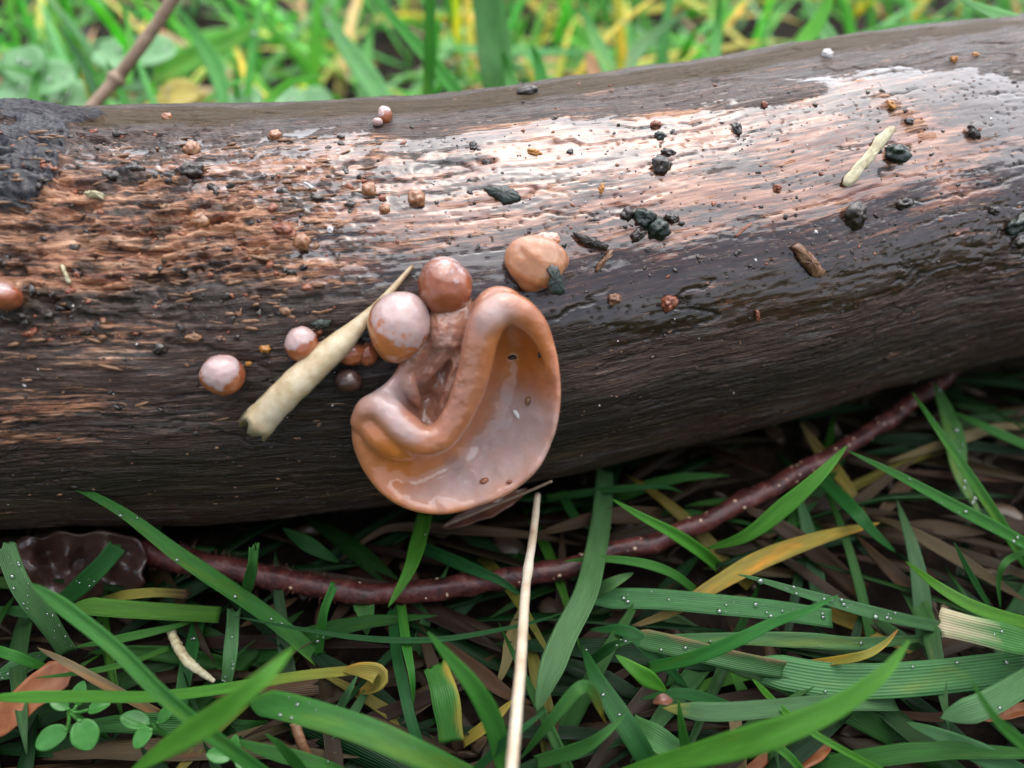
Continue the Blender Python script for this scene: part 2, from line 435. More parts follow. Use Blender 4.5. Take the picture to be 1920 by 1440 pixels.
# ------------------------------------------------------------------ ground
def build_ground():
    a = np.linspace(-1, 1, 321)
    g = np.sign(a) * (np.abs(a) * 0.42 + 60 * np.abs(a) ** 9)
    X, Y = np.meshgrid(g, g + 0.12, indexing='ij')
    near = np.exp(-((X / 0.6) ** 2 + ((Y - 0.1) / 0.6) ** 2))
    Z = near * (0.0022 * fbm(X * 60, Y * 60, 2, 4) + 0.0012 * fbm(X * 260, Y * 260, 5, 3)) + 0.012 * pn(X * 2.1, Y * 2.1, 4) * ss(0.15, 0.8, np.hypot(X, Y))
    Z -= 0.003
    o = mesh_obj('ground', np.stack([X, Y, Z], -1).reshape(-1, 3), grid_faces(321, 321), M['soil'])
    tag(o, 'dark wet soil under the grass', kind='structure')
build_ground()

# ------------------------------------------------------------------ the log
AX = [(-1100, 612, .1440), (-500, 606, .1432), (0, 600, .1430), (300, 600, .1437), (600, 585, .146), (960, 545, .150), (1300, 478, .156),
      (1600, 412, .1625), (1920, 350, .170), (2300, 290, .179), (2900, 215, .196)]
_ax = spline([Pd(*p) for p in AX], 1500)
_L = np.concatenate([[0], np.cumsum(np.linalg.norm(np.diff(_ax, axis=0), axis=1))])
_axpx, _, _ = project(_ax)
s_in0 = np.interp(-60, _axpx, _L); s_in1 = np.interp(1990, _axpx, _L)
s_all = np.concatenate([np.linspace(0, s_in0, 90, endpoint=False), np.linspace(s_in0, s_in1, 1020), np.linspace(s_in1, _L[-1], 91)[1:]])
phi = np.radians(np.concatenate([np.linspace(-36, 146, 470, endpoint=False), np.linspace(146, 324, 70, endpoint=False)]))
A = np.stack([np.interp(s_all, _L, _ax[:, k]) for k in range(3)], 1)
Tn = unit(np.gradient(A, axis=0))
Un = unit(np.array([0, 0, 1.0]) - Tn * Tn[:, 2:3]); Fn = np.cross(Un, Tn); Fn = np.where((Fn[:, 1:2] > 0), -Fn, Fn)
apx = np.interp(s_all, _L, _axpx)
R0 = np.interp(apx, [-1100, 0, 500, 960, 1500, 1920, 2900], [.0385, .0382, .0373, .0368, .0362, .0352, .034])
cs, sn = np.cos(phi), np.sin(phi)
S2, T2 = np.meshgrid(s_all * 1000, phi * 37.0, indexing='ij')       # surface coordinates in mm
DIR = Un[:, None, :] * cs[None, :, None] + Fn[:, None, :] * sn[None, :, None]
base = A[:, None, :] + DIR * R0[:, None, None]
bpx, bpy_, bz = project(base)
facing = np.einsum('ijk,ijk->ij', DIR, CAM - base) > 0
_fi = np.argwhere(facing & (bpx > -200) & (bpx < 2120))
_fpx = bpx[facing & (bpx > -200) & (bpx < 2120)]; _fpy = bpy_[facing & (bpx > -200) & (bpx < 2120)]
def st_at(px, py):
    k = np.argmin((_fpx - px) ** 2 + (_fpy - py) ** 2)
    i, j = _fi[k]
    return i, j
def blob(px, py, rs, rt, amp=1.0, p=2):
    i, j = st_at(px, py)
    return amp * np.exp(-(((S2 - S2[i, j]) / rs) ** 2 + ((T2 - T2[i, j]) / rt) ** 2) ** (p / 2))
wv = 1.6 * pn(S2 / 42, T2 / 26, 1) + 0.45 * pn(S2 / 13, T2 / 9, 2)
Tw = T2 + wv
fib = 0.55 * pn(S2 / 11, Tw / 1.0, 3) + 0.35 * pn(S2 / 5, Tw / 0.55, 4) + 0.8 * pn(S2 / 26, Tw / 3.2, 5)
# masks
rough_m = np.clip(blob(150, 380, 22, 13, 1.0) + blob(430, 400, 22, 12, 1.0) + blob(250, 300, 22, 7, .8) + blob(620, 440, 10, 9, .6) + blob(30, 480, 14, 10, .8)
                  + blob(840, 320, 8, 3.0, 0.9) + blob(1180, 400, 8, 3, .5) + blob(1880, 440, 10, 8, .7) + blob(1310, 270, 5, 1.5, .6), 0, 1)
bare = (blob(250, 460, 24, 6.0, .95) + blob(60, 470, 16, 7, .7) + blob(480, 500, 18, 2.6, .6) + blob(420, 330, 22, 5, .55) + blob(150, 300, 8, 4, .6)
        + blob(250, 640, 11, 2.8, .62) + blob(870, 315, 7, 2.6, .95) + blob(1010, 280, 14, 4.0, .5) + blob(1000, 380, 14, 4.5, .5) + blob(1130, 330, 14, 6, .5)
        + blob(640, 450, 10, 4, .55) + blob(1420, 390, 26, 3.2, .68) + blob(1640, 250, 24, 5, .50) + blob(1810, 340, 13, 7, .62) + blob(1720, 300, 12, 4, .55)
        + blob(60, 760, 14, 2.4, .75) + blob(70, 820, 14, 1.7, .85) + blob(200, 690, 18, 2, .4) + blob(1290, 390, 20, 6, .45) + blob(880, 250, 22, 4.0, .42) + blob(620, 330, 18, 5, .45)
        + blob(1500, 200, 30, 6, .42) + blob(1200, 250, 20, 5, .45))
bare = bare + blob(1480, 310, 60, 14, .22, 4) + blob(1060, 330, 30, 10, .2, 4) + blob(300, 400, 50, 12, .22, 4)
for q_ in np.linspace(0, 1, 9):
    bare = bare + blob(1590 + 150 * q_, 140 + 115 * q_, 2.6, 1.3, .35)
bare = np.minimum(bare, 0.95) * 0.72 + 0.42 * fbm(S2 / 18, Tw / 3.4, 12, 4) - 0.04
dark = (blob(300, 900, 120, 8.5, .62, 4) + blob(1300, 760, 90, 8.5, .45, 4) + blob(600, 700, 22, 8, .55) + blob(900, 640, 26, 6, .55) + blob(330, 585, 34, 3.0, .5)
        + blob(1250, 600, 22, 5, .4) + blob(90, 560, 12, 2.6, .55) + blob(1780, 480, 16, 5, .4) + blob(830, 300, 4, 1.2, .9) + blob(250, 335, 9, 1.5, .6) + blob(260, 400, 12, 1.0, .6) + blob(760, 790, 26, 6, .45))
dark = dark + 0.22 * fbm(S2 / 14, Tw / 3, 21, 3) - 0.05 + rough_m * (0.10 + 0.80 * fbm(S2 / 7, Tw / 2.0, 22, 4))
olive = blob(960, 175, 130, 4.6, .70, 4) + blob(1500, 100, 70, 5.4, .62, 4) + blob(300, 205, 60, 3.5, .5, 4) + blob(1300, 860, 90, 10, .45, 4) + blob(500, 930, 110, 7, .5, 4) + blob(500, 225, 60, 3, .4)
olive = np.clip(olive + 0.38 * fbm(S2 / 14, T2 / 3, 31, 4), 0, 1)
barkm = blob(40, 290, 6.5, 9.0, 1.15, 4) + blob(60, 215, 12, 3.2, 1.0, 4) + blob(40, 345, 4.5, 4.5, .9, 4) + blob(340, 320, 3.0, 1.4, .7) + blob(230, 325, 2.2, 1.2, .7)
bark_in = ss(0.42, 0.58, barkm + 0.30 * fbm(S2 / 5, T2 / 5, 41, 3))
filmm = np.clip(blob(1450, 330, 50, 19, 1.0, 4) + blob(1060, 350, 24, 14, .95, 4) + blob(1780, 280, 34, 19, .9, 4) + blob(860, 400, 18, 7, .6) + blob(1500, 500, 60, 7, .9, 4) + blob(1150, 520, 16, 5, .6)
                + blob(700, 340, 16, 9, .6) + blob(1350, 500, 20, 4, .6) + blob(500, 290, 34, 7, .55) + blob(1600, 580, 40, 5, .5) + blob(800, 480, 14, 4, .5) + blob(1000, 460, 26, 5, .5) + blob(1700, 420, 30, 6, .6), 0, 1)
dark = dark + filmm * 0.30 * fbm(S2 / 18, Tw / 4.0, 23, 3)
# relief in mm
chip = pn(S2 / 6.5, Tw / 1.5, 51) + 0.55 * pn(S2 / 2.6, Tw / 0.8, 52) + 0.35 * pn(S2 / 1.3, Tw / 0.8, 53)
pit = ss(0.05, 0.30, chip) * 1.0 + ss(0.35, 0.55, chip) * 0.6
rnd = fbm(S2 / 1.6, T2 / 1.0, 61, 3)
crk = pn(S2 / 22, Tw / 2.2, 71)
crm = ss(-0.05, 0.25, pn(S2 / 30, T2 / 10, 72))
groove = np.exp(-(crk / 0.035) ** 2) * crm
h = 0.20 * fib * (0.75 + 0.5 * (1 - filmm)) - rough_m * (0.75 * pit + 0.28 * rnd) - 0.42 * groove
h += 0.10 * fbm(S2 / 3.0, T2 / 1.4, 73, 3) * (0.4 + rough_m)
h += bark_in * (1.0 + 0.35 * fbm(S2 / 1.8, T2 / 1.6, 81, 4))
# gnawed hollows and ridges
h -= 1.5 * blob(850, 310, 4.6, 1.3, 1) + 0.9 * blob(905, 300, 1.6, 1.2, 1) + 1.1 * blob(1330, 268, 3.6, 0.9, 1) + 0.9 * blob(1120, 375, 2.4, .8, 1) + 0.9 * blob(1150, 392, 2.4, .7, 1) + 0.8 * blob(1050, 245, 2.2, .6, 1) + .7 * blob(965, 290, 2.6, .9, 1) + 0.7 * blob(330, 352, 6.5, 1.2, 1) + 1.1 * blob(640, 655, 5, 2.5, 1) + .8 * blob(790, 600, 5, 3, 1)
h += 0.8 * blob(300, 335, 5.5, 1.3, 1) + 0.5 * blob(1500, 175, 9, 2.0, 1) - .35 * blob(1600, 160, 6, 3, 1)
for q_ in np.linspace(0, 1, 9):
    h += 0.35 * blob(1590 + 150 * q_, 140 + 115 * q_, 2.2, .8, 1)
h += 0.8 * blob(60, 212, 9, 3, 1) + 0.5 * blob(1260, 140, 8, 3, 1) - 0.5 * blob(380, 215, 16, 4, 1)
h += 0.55 * pn(S2 / 30, T2 / 18, 91) + 0.30 * pn(S2 / 12, T2 / 14, 92)
# water film: fills what lies below its level
hl = 0.55 * pn(S2 / 30, T2 / 18, 91) + 0.30 * pn(S2 / 12, T2 / 14, 92)
level = hl - 0.42 + filmm * 0.55 + 0.11 * pn(S2 / 7, T2 / 2.2, 95) + 0.06 * pn(S2 / 2.4, T2 / .9, 96)
film = ss(-0.012, 0.018, level - h) * ss(0.15, 0.35, filmm)
# sky-reflecting skin: follows the wood softly under the film instead of being dead level
hf = np.maximum(h, level + 0.22 * (h - level))
h = h * (1 - film) + hf * film
ck2 = pn(S2 / 34, Tw / 5.0, 101) + 0.12 * pn(S2 / 3, T2 / 1.5, 102)
g2 = np.exp(-(ck2 / 0.03) ** 2) * ss(0.0, 0.25, pn(S2 / 26, T2 / 9, 103) + 0.15)
pk = pn(S2 / 1.1, T2 / 0.55, 104)                       # pin holes and fibre ends breaking the film
g3 = ss(0.50, 0.66, pk + 0.25 * pn(S2 / 16, T2 / 5, 105)) * (0.3 + 0.7 * filmm)
h -= 0.30 * g2 + 0.10 * g3
film = film * (1 - g2) * (1 - g3)
dark = dark + 0.75 * g2 + 0.6 * g3
amp = np.where((apx > -120) & (apx < 2050), 1.0, 0.8)[:, None]
P3 = base + DIR * (h * amp * 0.001)[..., None]
V = P3.reshape(-1, 3)
n_s, n_f = len(s_all), len(phi)
LF = grid_faces(n_s, n_f, True)
st = np.stack([S2, Tw, 0 * S2], -1).reshape(-1, 3)
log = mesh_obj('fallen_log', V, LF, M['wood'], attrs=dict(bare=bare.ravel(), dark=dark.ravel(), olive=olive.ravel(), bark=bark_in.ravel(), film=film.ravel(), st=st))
tag(log, 'wet decaying bare log lying across the grass', 'log')
for nm, i in (('sawn_end', 0), ('sawn_end', n_s - 1)):
    ring = P3[i]; c = ring.mean(0)
    VV = np.vstack([ring, c + (ring - c) * 0.5, c[None]]); F = []
    for j in range(n_f):
        k = (j + 1) % n_f
        F.append((j, k, n_f + k, n_f + j)); F.append((n_f + j, n_f + k, 2 * n_f))
    mesh_obj(nm, VV, F, M['splinter'], log)
# where things on the log sit
LN = unit(np.cross(np.gradient(P3, axis=1), np.gradient(P3, axis=0)))
LN *= np.sign(np.einsum('ijk,ijk->ij', LN, DIR))[..., None]
def on_log(px, py):
    i, j = st_at(px, py)
    return P3[i, j].copy(), DIR[i, j].copy(), Tn[i].copy(), project(P3[i, j])[2]
# ------------------------------------------------------------------ fungi
RIGHT = np.array([1.0, 0, 0])
def rbf(ctrl, vals, reg=0.012):
    c = np.asarray(ctrl, float) / 100.0; v = np.asarray(vals, float)
    def ker(d2): return 0.5 * d2 * np.log(np.maximum(d2, 1e-12))
    d2 = ((c[:, None] - c[None]) ** 2).sum(-1); n = len(c)
    K = np.zeros((n + 3, n + 3)); K[:n, :n] = ker(d2) + np.eye(n) * reg
    K[:n, n] = 1; K[:n, n + 1:] = c; K[n, :n] = 1; K[n + 1:, :n] = c.T
    wgt = np.linalg.solve(K, np.vstack([v, np.zeros((3, v.shape[1]))]))
    def ev(x, y):
        q = np.stack([x, y], -1).reshape(-1, 2) / 100.0
        k = ker(((q[:, None] - c[None]) ** 2).sum(-1))
        return (k @ wgt[:n] + wgt[n] + q @ wgt[n + 1:]).reshape(x.shape + (v.shape[1],))
    return ev
def ear_sheet(outline, ctr, ctrl, depth, rim=1.5, thick=2.2, nt=300, nr=110, wob=0.12, seed=0, hk=1.0, shift=None):
    """a fleshy curled sheet: traced outline, relief (mm towards the viewer's side), rounded rim and a real back"""
    p = np.asarray(outline + outline[:1], float)
    q = np.vstack([p[-2], p, p[1]])
    out = []
    for i in range(1, len(q) - 2):
        t = np.linspace(0, 1, 20, endpoint=False)[:, None]
        a, b_, c_, d_ = q[i - 1], q[i], q[i + 1], q[i + 2]
        out.append(0.5 * (2 * b_ + (c_ - a) * t + (2 * a - 5 * b_ + 4 * c_ - d_) * t ** 2 + (3 * b_ - a - 3 * c_ + d_) * t ** 3))
    out = np.vstack(out); out = np.vstack([out, out[:1]])
    L = np.concatenate([[0], np.cumsum(np.linalg.norm(np.diff(out, axis=0), axis=1))])
    s = np.linspace(0, L[-1], nt, endpoint=False)
    ox, oy = np.interp(s, L, out[:, 0]), np.interp(s, L, out[:, 1])
    ev = rbf([c[:2] for c in ctrl], [c[2:] for c in ctrl])
    r = np.sin(np.linspace(0, 1, nr) * np.pi / 2) ; r[0] = 0.004
    X = ctr[0] + r[:, None] * (ox - ctr[0]); Y = ctr[1] + r[:, None] * (oy - ctr[1])
    E = ev(X, Y)
    hh, bl, am = E[..., 0], np.clip(E[..., 1], 0, 1), np.clip(E[..., 2], 0, 1)
    hh = hh * hk + wob * fbm(X / 55, Y / 55, seed + 5, 3)
    qd = np.clip((r - 0.90) / 0.10, 0, 1)[:, None]
    front = hh - rim * (1 - np.sqrt(np.clip(1 - qd ** 2, 0, 1)))
    rb = np.cos(np.linspace(0, 1, 40) * np.pi / 2)[1:] ; rb[-1] = 0.004
    XB = ctr[0] + rb[:, None] * (ox - ctr[0]); YB = ctr[1] + rb[:, None] * (oy - ctr[1])
    EB = ev(XB, YB)
    q2 = np.clip((rb - 0.88) / 0.12, 0, 1)[:, None]
    back = EB[..., 0] * hk - rim - (thick) * np.sqrt(np.clip(1 - q2 ** 2, 0, 1))
    if shift is not None:
        sh = shift(X, Y) * (1 - qd)[..., None]; X = X + sh[..., 0]; Y = Y + sh[..., 1]
    XX = np.vstack([X, XB]); YY = np.vstack([Y, YB]); H = np.vstack([front, back])
    bl = np.vstack([bl, np.clip(EB[..., 1], 0, 1) * 0]); am = np.vstack([am, np.clip(EB[..., 2], 0, 1)])
    D = depth(XX, YY) - H * 0.001
    rr = FWD + UPV * ((720 - YY) / FPX)[..., None] + RIGHT * ((XX - 960) / FPX)[..., None]
    V = (CAM + rr * D[..., None]).reshape(-1, 3)
    F = grid_faces(len(XX), nt, True)
    return V, F, bl.ravel(), am.ravel()

ear = empty('jelly_ear_fungus')
out_px = [(905, 545), (932, 534), (962, 541), (992, 568), (1022, 606), (1042, 650), (1051, 700), (1053, 752), (1044, 806), (1024, 858), (996, 896), (952, 928),
          (900, 950), (842, 965), (790, 963), (742, 946), (702, 914), (674, 872), (659, 828), (659, 790), (672, 760), (692, 738), (718, 722), (738, 700), (752, 672), (780, 640), (806, 606), (836, 586), (866, 582), (886, 566)]
# px, py, relief mm, pale tint with painted highlights, amber painting light through flesh
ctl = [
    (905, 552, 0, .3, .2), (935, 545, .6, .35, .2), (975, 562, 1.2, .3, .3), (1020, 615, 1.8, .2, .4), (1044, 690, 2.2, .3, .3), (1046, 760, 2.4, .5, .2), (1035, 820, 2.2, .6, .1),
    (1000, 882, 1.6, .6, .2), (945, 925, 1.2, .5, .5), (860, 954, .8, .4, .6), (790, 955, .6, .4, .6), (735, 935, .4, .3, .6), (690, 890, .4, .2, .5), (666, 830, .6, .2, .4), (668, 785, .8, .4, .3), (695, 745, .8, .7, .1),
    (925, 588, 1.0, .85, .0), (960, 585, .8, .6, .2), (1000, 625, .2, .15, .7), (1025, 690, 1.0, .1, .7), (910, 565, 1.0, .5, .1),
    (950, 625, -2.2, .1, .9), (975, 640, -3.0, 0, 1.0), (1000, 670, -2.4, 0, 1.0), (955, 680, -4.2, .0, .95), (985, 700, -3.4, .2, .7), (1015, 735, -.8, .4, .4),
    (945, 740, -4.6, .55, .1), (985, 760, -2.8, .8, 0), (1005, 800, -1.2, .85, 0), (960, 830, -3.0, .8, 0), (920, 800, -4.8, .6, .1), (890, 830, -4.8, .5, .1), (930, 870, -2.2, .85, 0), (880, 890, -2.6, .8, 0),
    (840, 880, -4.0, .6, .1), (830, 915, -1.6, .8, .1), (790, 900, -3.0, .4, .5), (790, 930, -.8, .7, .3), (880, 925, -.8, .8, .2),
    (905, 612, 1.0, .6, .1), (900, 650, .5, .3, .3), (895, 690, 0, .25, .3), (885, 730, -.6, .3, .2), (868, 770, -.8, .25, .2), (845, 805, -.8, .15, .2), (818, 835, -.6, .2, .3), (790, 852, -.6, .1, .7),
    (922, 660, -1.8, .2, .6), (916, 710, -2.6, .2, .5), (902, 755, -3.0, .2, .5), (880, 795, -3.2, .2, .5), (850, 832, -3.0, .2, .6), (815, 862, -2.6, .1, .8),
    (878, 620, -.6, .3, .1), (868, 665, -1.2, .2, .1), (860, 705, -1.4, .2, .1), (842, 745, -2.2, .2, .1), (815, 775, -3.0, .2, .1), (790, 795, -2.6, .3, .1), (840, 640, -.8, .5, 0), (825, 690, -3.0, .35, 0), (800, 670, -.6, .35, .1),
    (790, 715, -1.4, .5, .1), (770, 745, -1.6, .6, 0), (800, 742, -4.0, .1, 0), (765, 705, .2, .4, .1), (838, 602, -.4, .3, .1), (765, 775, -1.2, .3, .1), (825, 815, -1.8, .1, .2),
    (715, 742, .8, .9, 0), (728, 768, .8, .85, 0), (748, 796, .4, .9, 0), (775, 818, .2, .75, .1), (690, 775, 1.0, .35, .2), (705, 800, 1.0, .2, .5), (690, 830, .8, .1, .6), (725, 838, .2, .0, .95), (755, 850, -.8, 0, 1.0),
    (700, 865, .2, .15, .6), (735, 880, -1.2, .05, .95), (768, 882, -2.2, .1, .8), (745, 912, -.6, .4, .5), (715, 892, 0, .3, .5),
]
def d_ear(x, y): return 0.1082 + (y - 560) / 400 * 0.0052
HK = 1.25
ctl = [(c[0], c[1], c[2] * HK, c[3], c[4]) for c in ctl]
ev_ear = rbf([c[:2] for c in ctl], [c[2:] for c in ctl])
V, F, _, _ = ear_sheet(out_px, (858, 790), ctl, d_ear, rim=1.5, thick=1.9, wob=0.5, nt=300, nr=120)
ear_V, ear_F = [V], [F]
def roll_(pts, rpx, n=70, k=24):
    """a rolled fleshy lip: px, py, height mm over the cap's own plane"""
    sp = spline([Pd(x, y, d_ear(x, y) - hm * 0.001) for x, y, hm in pts], n)
    rad = np.interp(np.linspace(0, 1, n), np.linspace(0, 1, len(rpx)), rpx) * project(sp)[2] / FPX
    Vr, Fr = tube(sp, rad, k, 1.0, rough=.05, seed=len(ear_V))
    Fr = np.array([f if len(f) == 4 else (f[0], f[1], f[2], f[2]) for f in Fr])
    off = sum(len(v) for v in ear_V)
    ear_V.append(Vr); ear_F.append(Fr + off)
roll_([(668, 800, -.2), (690, 768, .6), (716, 764, 1.2), (746, 792, 1.8), (782, 822, 2.0), (815, 826, 1.9), (846, 798, 1.8), (872, 748, 2.0), (890, 692, 2.5), (901, 640, 3.1), (918, 596, 3.4), (950, 578, 2.9), (990, 596, 2.0), (1018, 634, 1.2), (1034, 690, .6)],
      [16, 26, 31, 32, 30, 29, 30, 32, 33, 34, 36, 32, 25, 18, 11])
roll_([(690, 786, .0), (712, 808, .2), (748, 832, .0), (785, 846, -.8)], [26, 38, 34, 20])
roll_([(748, 690, -.4), (764, 712, -.2), (776, 740, -1.2), (792, 772, -3.0)], [10, 15, 12, 4])
roll_([(838, 655, -1.6), (840, 615, -2.2), (842, 590, -3.2), (843, 575, -5.0)], [40, 46, 48, 50])
roll_([(850, 592, -1.6), (846, 625, -.4), (830, 668, -1.0), (806, 700, -2.2), (798, 725, -4.0)], [10, 16, 14, 11, 4])
roll_([(872, 610, -1.6), (866, 660, -.8), (848, 715, -1.6), (830, 760, -2.4), (815, 795, -4.0)], [8, 13, 13, 10, 4])
me_ = bpy.data.meshes.new('raw'); VV_ = np.vstack(ear_V); FF_ = np.vstack(ear_F)
me_.from_pydata([tuple(map(float, v)) for v in VV_], [], [tuple(dict.fromkeys(map(int, f))) for f in FF_])
ro = bpy.data.objects.new('raw', me_); COL.objects.link(ro)
md = ro.modifiers.new('r', 'REMESH'); md.mode = 'VOXEL'; md.voxel_size = 0.00022; md.adaptivity = 0.0
ms_ = ro.modifiers.new('s', 'SMOOTH'); ms_.factor = 0.5; ms_.iterations = 55
bpy.context.view_layer.update()
me2 = bpy.data.meshes.new_from_object(ro.evaluated_get(bpy.context.evaluated_depsgraph_get()))
bpy.data.objects.remove(ro)
nv = len(me2.vertices); Vc = np.empty(nv * 3, np.float32); me2.vertices.foreach_get('co', Vc); Vc = Vc.reshape(-1, 3).astype(float)
Fc = np.array([tuple(f.vertices) for f in me2.polygons if len(f.vertices) == 4])
qx, qy, qz = project(Vc)
E = np.zeros((nv, 3))
for a0 in range(0, nv, 20000): E[a0:a0 + 20000] = ev_ear(qx[a0:a0 + 20000], qy[a0:a0 + 20000])
# fine wet wrinkles inside the hollow of the fold
hol = np.exp(-(((qx - 818) / 54) ** 2 + ((qy - 680) / 108) ** 2) ** 2)
wr = 0.00034 * hol * fbm(qx / 20, qy / 20, 7, 4) + 0.00010 * fbm(qx / 34, qy / 34, 9, 4)
Vc = Vc - unit(Vc - CAM) * wr[:, None]
front_ = qz < d_ear(qx, qy) + 0.006
mesh_obj('cap', Vc, Fc, M['ear'], ear, attrs=dict(pale_tint=np.where(front_, np.clip(E[:, 1], 0, 1), 0), amber=np.clip(E[:, 2], 0, 1)))
tag(ear, 'large pinkish tan ear-shaped jelly fungus with folded rim hanging from the log', 'fungus')
# dark grit stuck to the cap
def grit(px, py, wpx, hpx, ang, depth, nm, lb, mat='crumb'):
    k = depth / FPX; ca, sa = math.cos(ang), math.sin(ang)
    ax = np.array([(RIGHT * ca + UPV * sa) * wpx * k, (-RIGHT * sa + UPV * ca) * hpx * k, -FWD * min(wpx, hpx) * k])
    Vg, Fg, _ = lump_arrays(Pd(px, py, depth), ax, px, .25, 1.5, 8, 10)
    o = mesh_obj(nm, Vg, Fg, M[mat]); tag(o, lb, 'crumb')
def ear_depth(px, py):
    ev = rbf([c[:2] for c in ctl], [c[2:3] for c in ctl])
    return d_ear(px, py) - float(ev(np.array([px * 1.0]), np.array([py * 1.0]))[0, 0]) * 0.001
grit(961, 670, 10, 5, .05, ear_depth(961, 670) - .0001, 'grit_grain', 'tiny black grain stuck in the orange hollow of the ear fungus')
grit(1012, 664, 4, 7, -.3, ear_depth(1012, 664) - .0001, 'grit_grain', 'tiny brown grain on the orange inner rim of the ear fungus')
grit(908, 902, 9, 6, .4, ear_depth(908, 902) - .0001, 'grit_grain', 'small purplish grain low on the pale cup of the ear fungus', 'rust')
grit(955, 903, 6, 4, .4, ear_depth(955, 903) - .0001, 'grit_grain', 'tiny reddish grain by the lower rim of the ear fungus', 'rust')
grit(990, 752, 6, 9, -.4, ear_depth(990, 752) - .0001, 'grit_grain', 'small tan grain on the pale cup of the ear fungus', 'splinter')
grit(970, 778, 13, 5, -.9, ear_depth(970, 778) - .0001, 'white_flake', 'white glossy flake on the pale cup of the ear fungus', 'white')

def bud(name, label, px, py, rx, ry, mat, sink=0.55, pale=(0.1, .8, .5), pk=0.9, p0=0.0, amber=0.5, adir=(0, -1, .2), rough=.08, seed=1, lift=0.0, tilt=0.0, rz=None, cat='fungus', group=None, n=28, m=40, egg=0.0):
    pt, nrm, _, dep = on_log(px, py)
    dep -= lift
    k = dep / FPX
    rz = rz if rz is not None else 0.5 * (rx + ry)
    c = Pd(px, py, dep - (1 - sink) * rz * k)
    ca, sa = math.cos(tilt), math.sin(tilt)
    ax = np.array([(RIGHT * ca + UPV * sa) * rx * k, (-RIGHT * sa + UPV * ca) * ry * k, -FWD * rz * k])
    V, F, D = lump_arrays(c, ax, seed, rough, 1.2, n, m)
    if egg:                      # narrower towards its foot
        t = D[:, 1:2]
        V = V - (RIGHT * ca + UPV * sa) * ((D[:, 0:1] * rx * k) * egg * np.clip(-t, 0, 1))
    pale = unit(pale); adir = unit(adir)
    bl = np.clip(p0 + pk * ((D @ pale) * 0.5 + 0.5 - 0.35) / 0.65, 0, 1)  # colour pales towards the given direction
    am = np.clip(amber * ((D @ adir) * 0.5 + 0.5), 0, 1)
    o = mesh_obj(name, V, F, M[mat], attrs=dict(pale_tint=bl, amber=am))
    return tag(o, label, cat, group)
bud('jelly_bud', 'red-brown round jelly bud with white gloss above the ear fungus', 834, 538, 51, 54, 'bud', .5, (.25, .9, .45), .72, -.12, .35, rough=.10, seed=3)  # its white highlight is painted into the colour
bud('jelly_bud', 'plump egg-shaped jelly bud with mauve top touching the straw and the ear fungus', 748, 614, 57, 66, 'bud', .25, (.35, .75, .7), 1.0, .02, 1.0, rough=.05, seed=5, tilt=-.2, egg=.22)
bud('jelly_bud', 'round red jelly bud with pale face alone on dark wood', 418, 703, 40, 38, 'bud', .35, (.1, .35, .9), .95, -.08, .5, rough=.07, seed=8)
bud('jelly_bud', 'small oval jelly bud with white top beside the straw', 566, 646, 30, 34, 'bud', .3, (-.2, .9, .45), 1.1, .0, .5, rough=.07, seed=11)
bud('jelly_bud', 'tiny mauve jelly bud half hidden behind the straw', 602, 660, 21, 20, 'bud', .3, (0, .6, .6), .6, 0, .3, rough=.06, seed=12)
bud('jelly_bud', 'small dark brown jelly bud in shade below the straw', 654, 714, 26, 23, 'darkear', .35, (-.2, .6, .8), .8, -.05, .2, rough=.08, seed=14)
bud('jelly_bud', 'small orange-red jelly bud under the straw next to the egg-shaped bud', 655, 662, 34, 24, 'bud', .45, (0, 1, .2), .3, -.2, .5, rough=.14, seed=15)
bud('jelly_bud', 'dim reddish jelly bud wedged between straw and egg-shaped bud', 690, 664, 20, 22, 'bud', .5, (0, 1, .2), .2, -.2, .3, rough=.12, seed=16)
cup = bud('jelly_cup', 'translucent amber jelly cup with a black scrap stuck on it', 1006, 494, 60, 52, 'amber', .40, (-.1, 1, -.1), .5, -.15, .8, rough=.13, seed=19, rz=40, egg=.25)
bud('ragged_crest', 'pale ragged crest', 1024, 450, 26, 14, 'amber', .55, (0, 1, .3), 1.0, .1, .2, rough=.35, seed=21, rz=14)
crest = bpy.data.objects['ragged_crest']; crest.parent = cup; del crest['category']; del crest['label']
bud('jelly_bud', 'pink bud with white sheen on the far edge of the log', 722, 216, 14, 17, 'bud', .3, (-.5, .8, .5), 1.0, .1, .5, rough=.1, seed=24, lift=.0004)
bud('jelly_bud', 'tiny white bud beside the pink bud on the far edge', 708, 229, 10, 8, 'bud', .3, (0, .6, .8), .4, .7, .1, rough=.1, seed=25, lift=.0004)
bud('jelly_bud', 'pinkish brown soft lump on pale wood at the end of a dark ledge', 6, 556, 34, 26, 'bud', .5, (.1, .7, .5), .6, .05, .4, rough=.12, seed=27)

# the dark ear fungus low under the log
dk = empty('dark_jelly_fungus')
o2 = [(24, 1026), (48, 1004), (80, 1006), (112, 994), (150, 1000), (190, 993), (232, 1002), (262, 1012), (278, 1044), (268, 1074), (272, 1096), (236, 1120), (196, 1118), (160, 1132), (116, 1120), (84, 1124), (56, 1094), (40, 1068)]
c2 = [(28, 1030, 1, .2, .2), (110, 1000, 3, .2, .2), (230, 1005, 2.5, .2, .2), (272, 1050, 1, .2, .2), (170, 1125, .5, .2, .2), (60, 1095, .5, .2, .2), (90, 1035, -3.5, .3, .1), (160, 1030, -.5, .2, .2), (150, 1060, -5.0, .3, 0), (70, 1065, 2.6, .5, 0),
      (110, 1080, -2.6, .4, 0), (200, 1050, 3.0, .2, .2), (215, 1085, -2.6, .4, 0), (240, 1035, -1.6, .2, .2), (160, 1095, 2.8, .3, .1), (125, 1045, 1.5, .2, 0), (185, 1075, -1.5, .2, 0), (60, 1035, 2.2, .2, 0), (250, 1070, 1.5, .3, 0)]
dz = project(Pz(150, 1060, 9))[2]
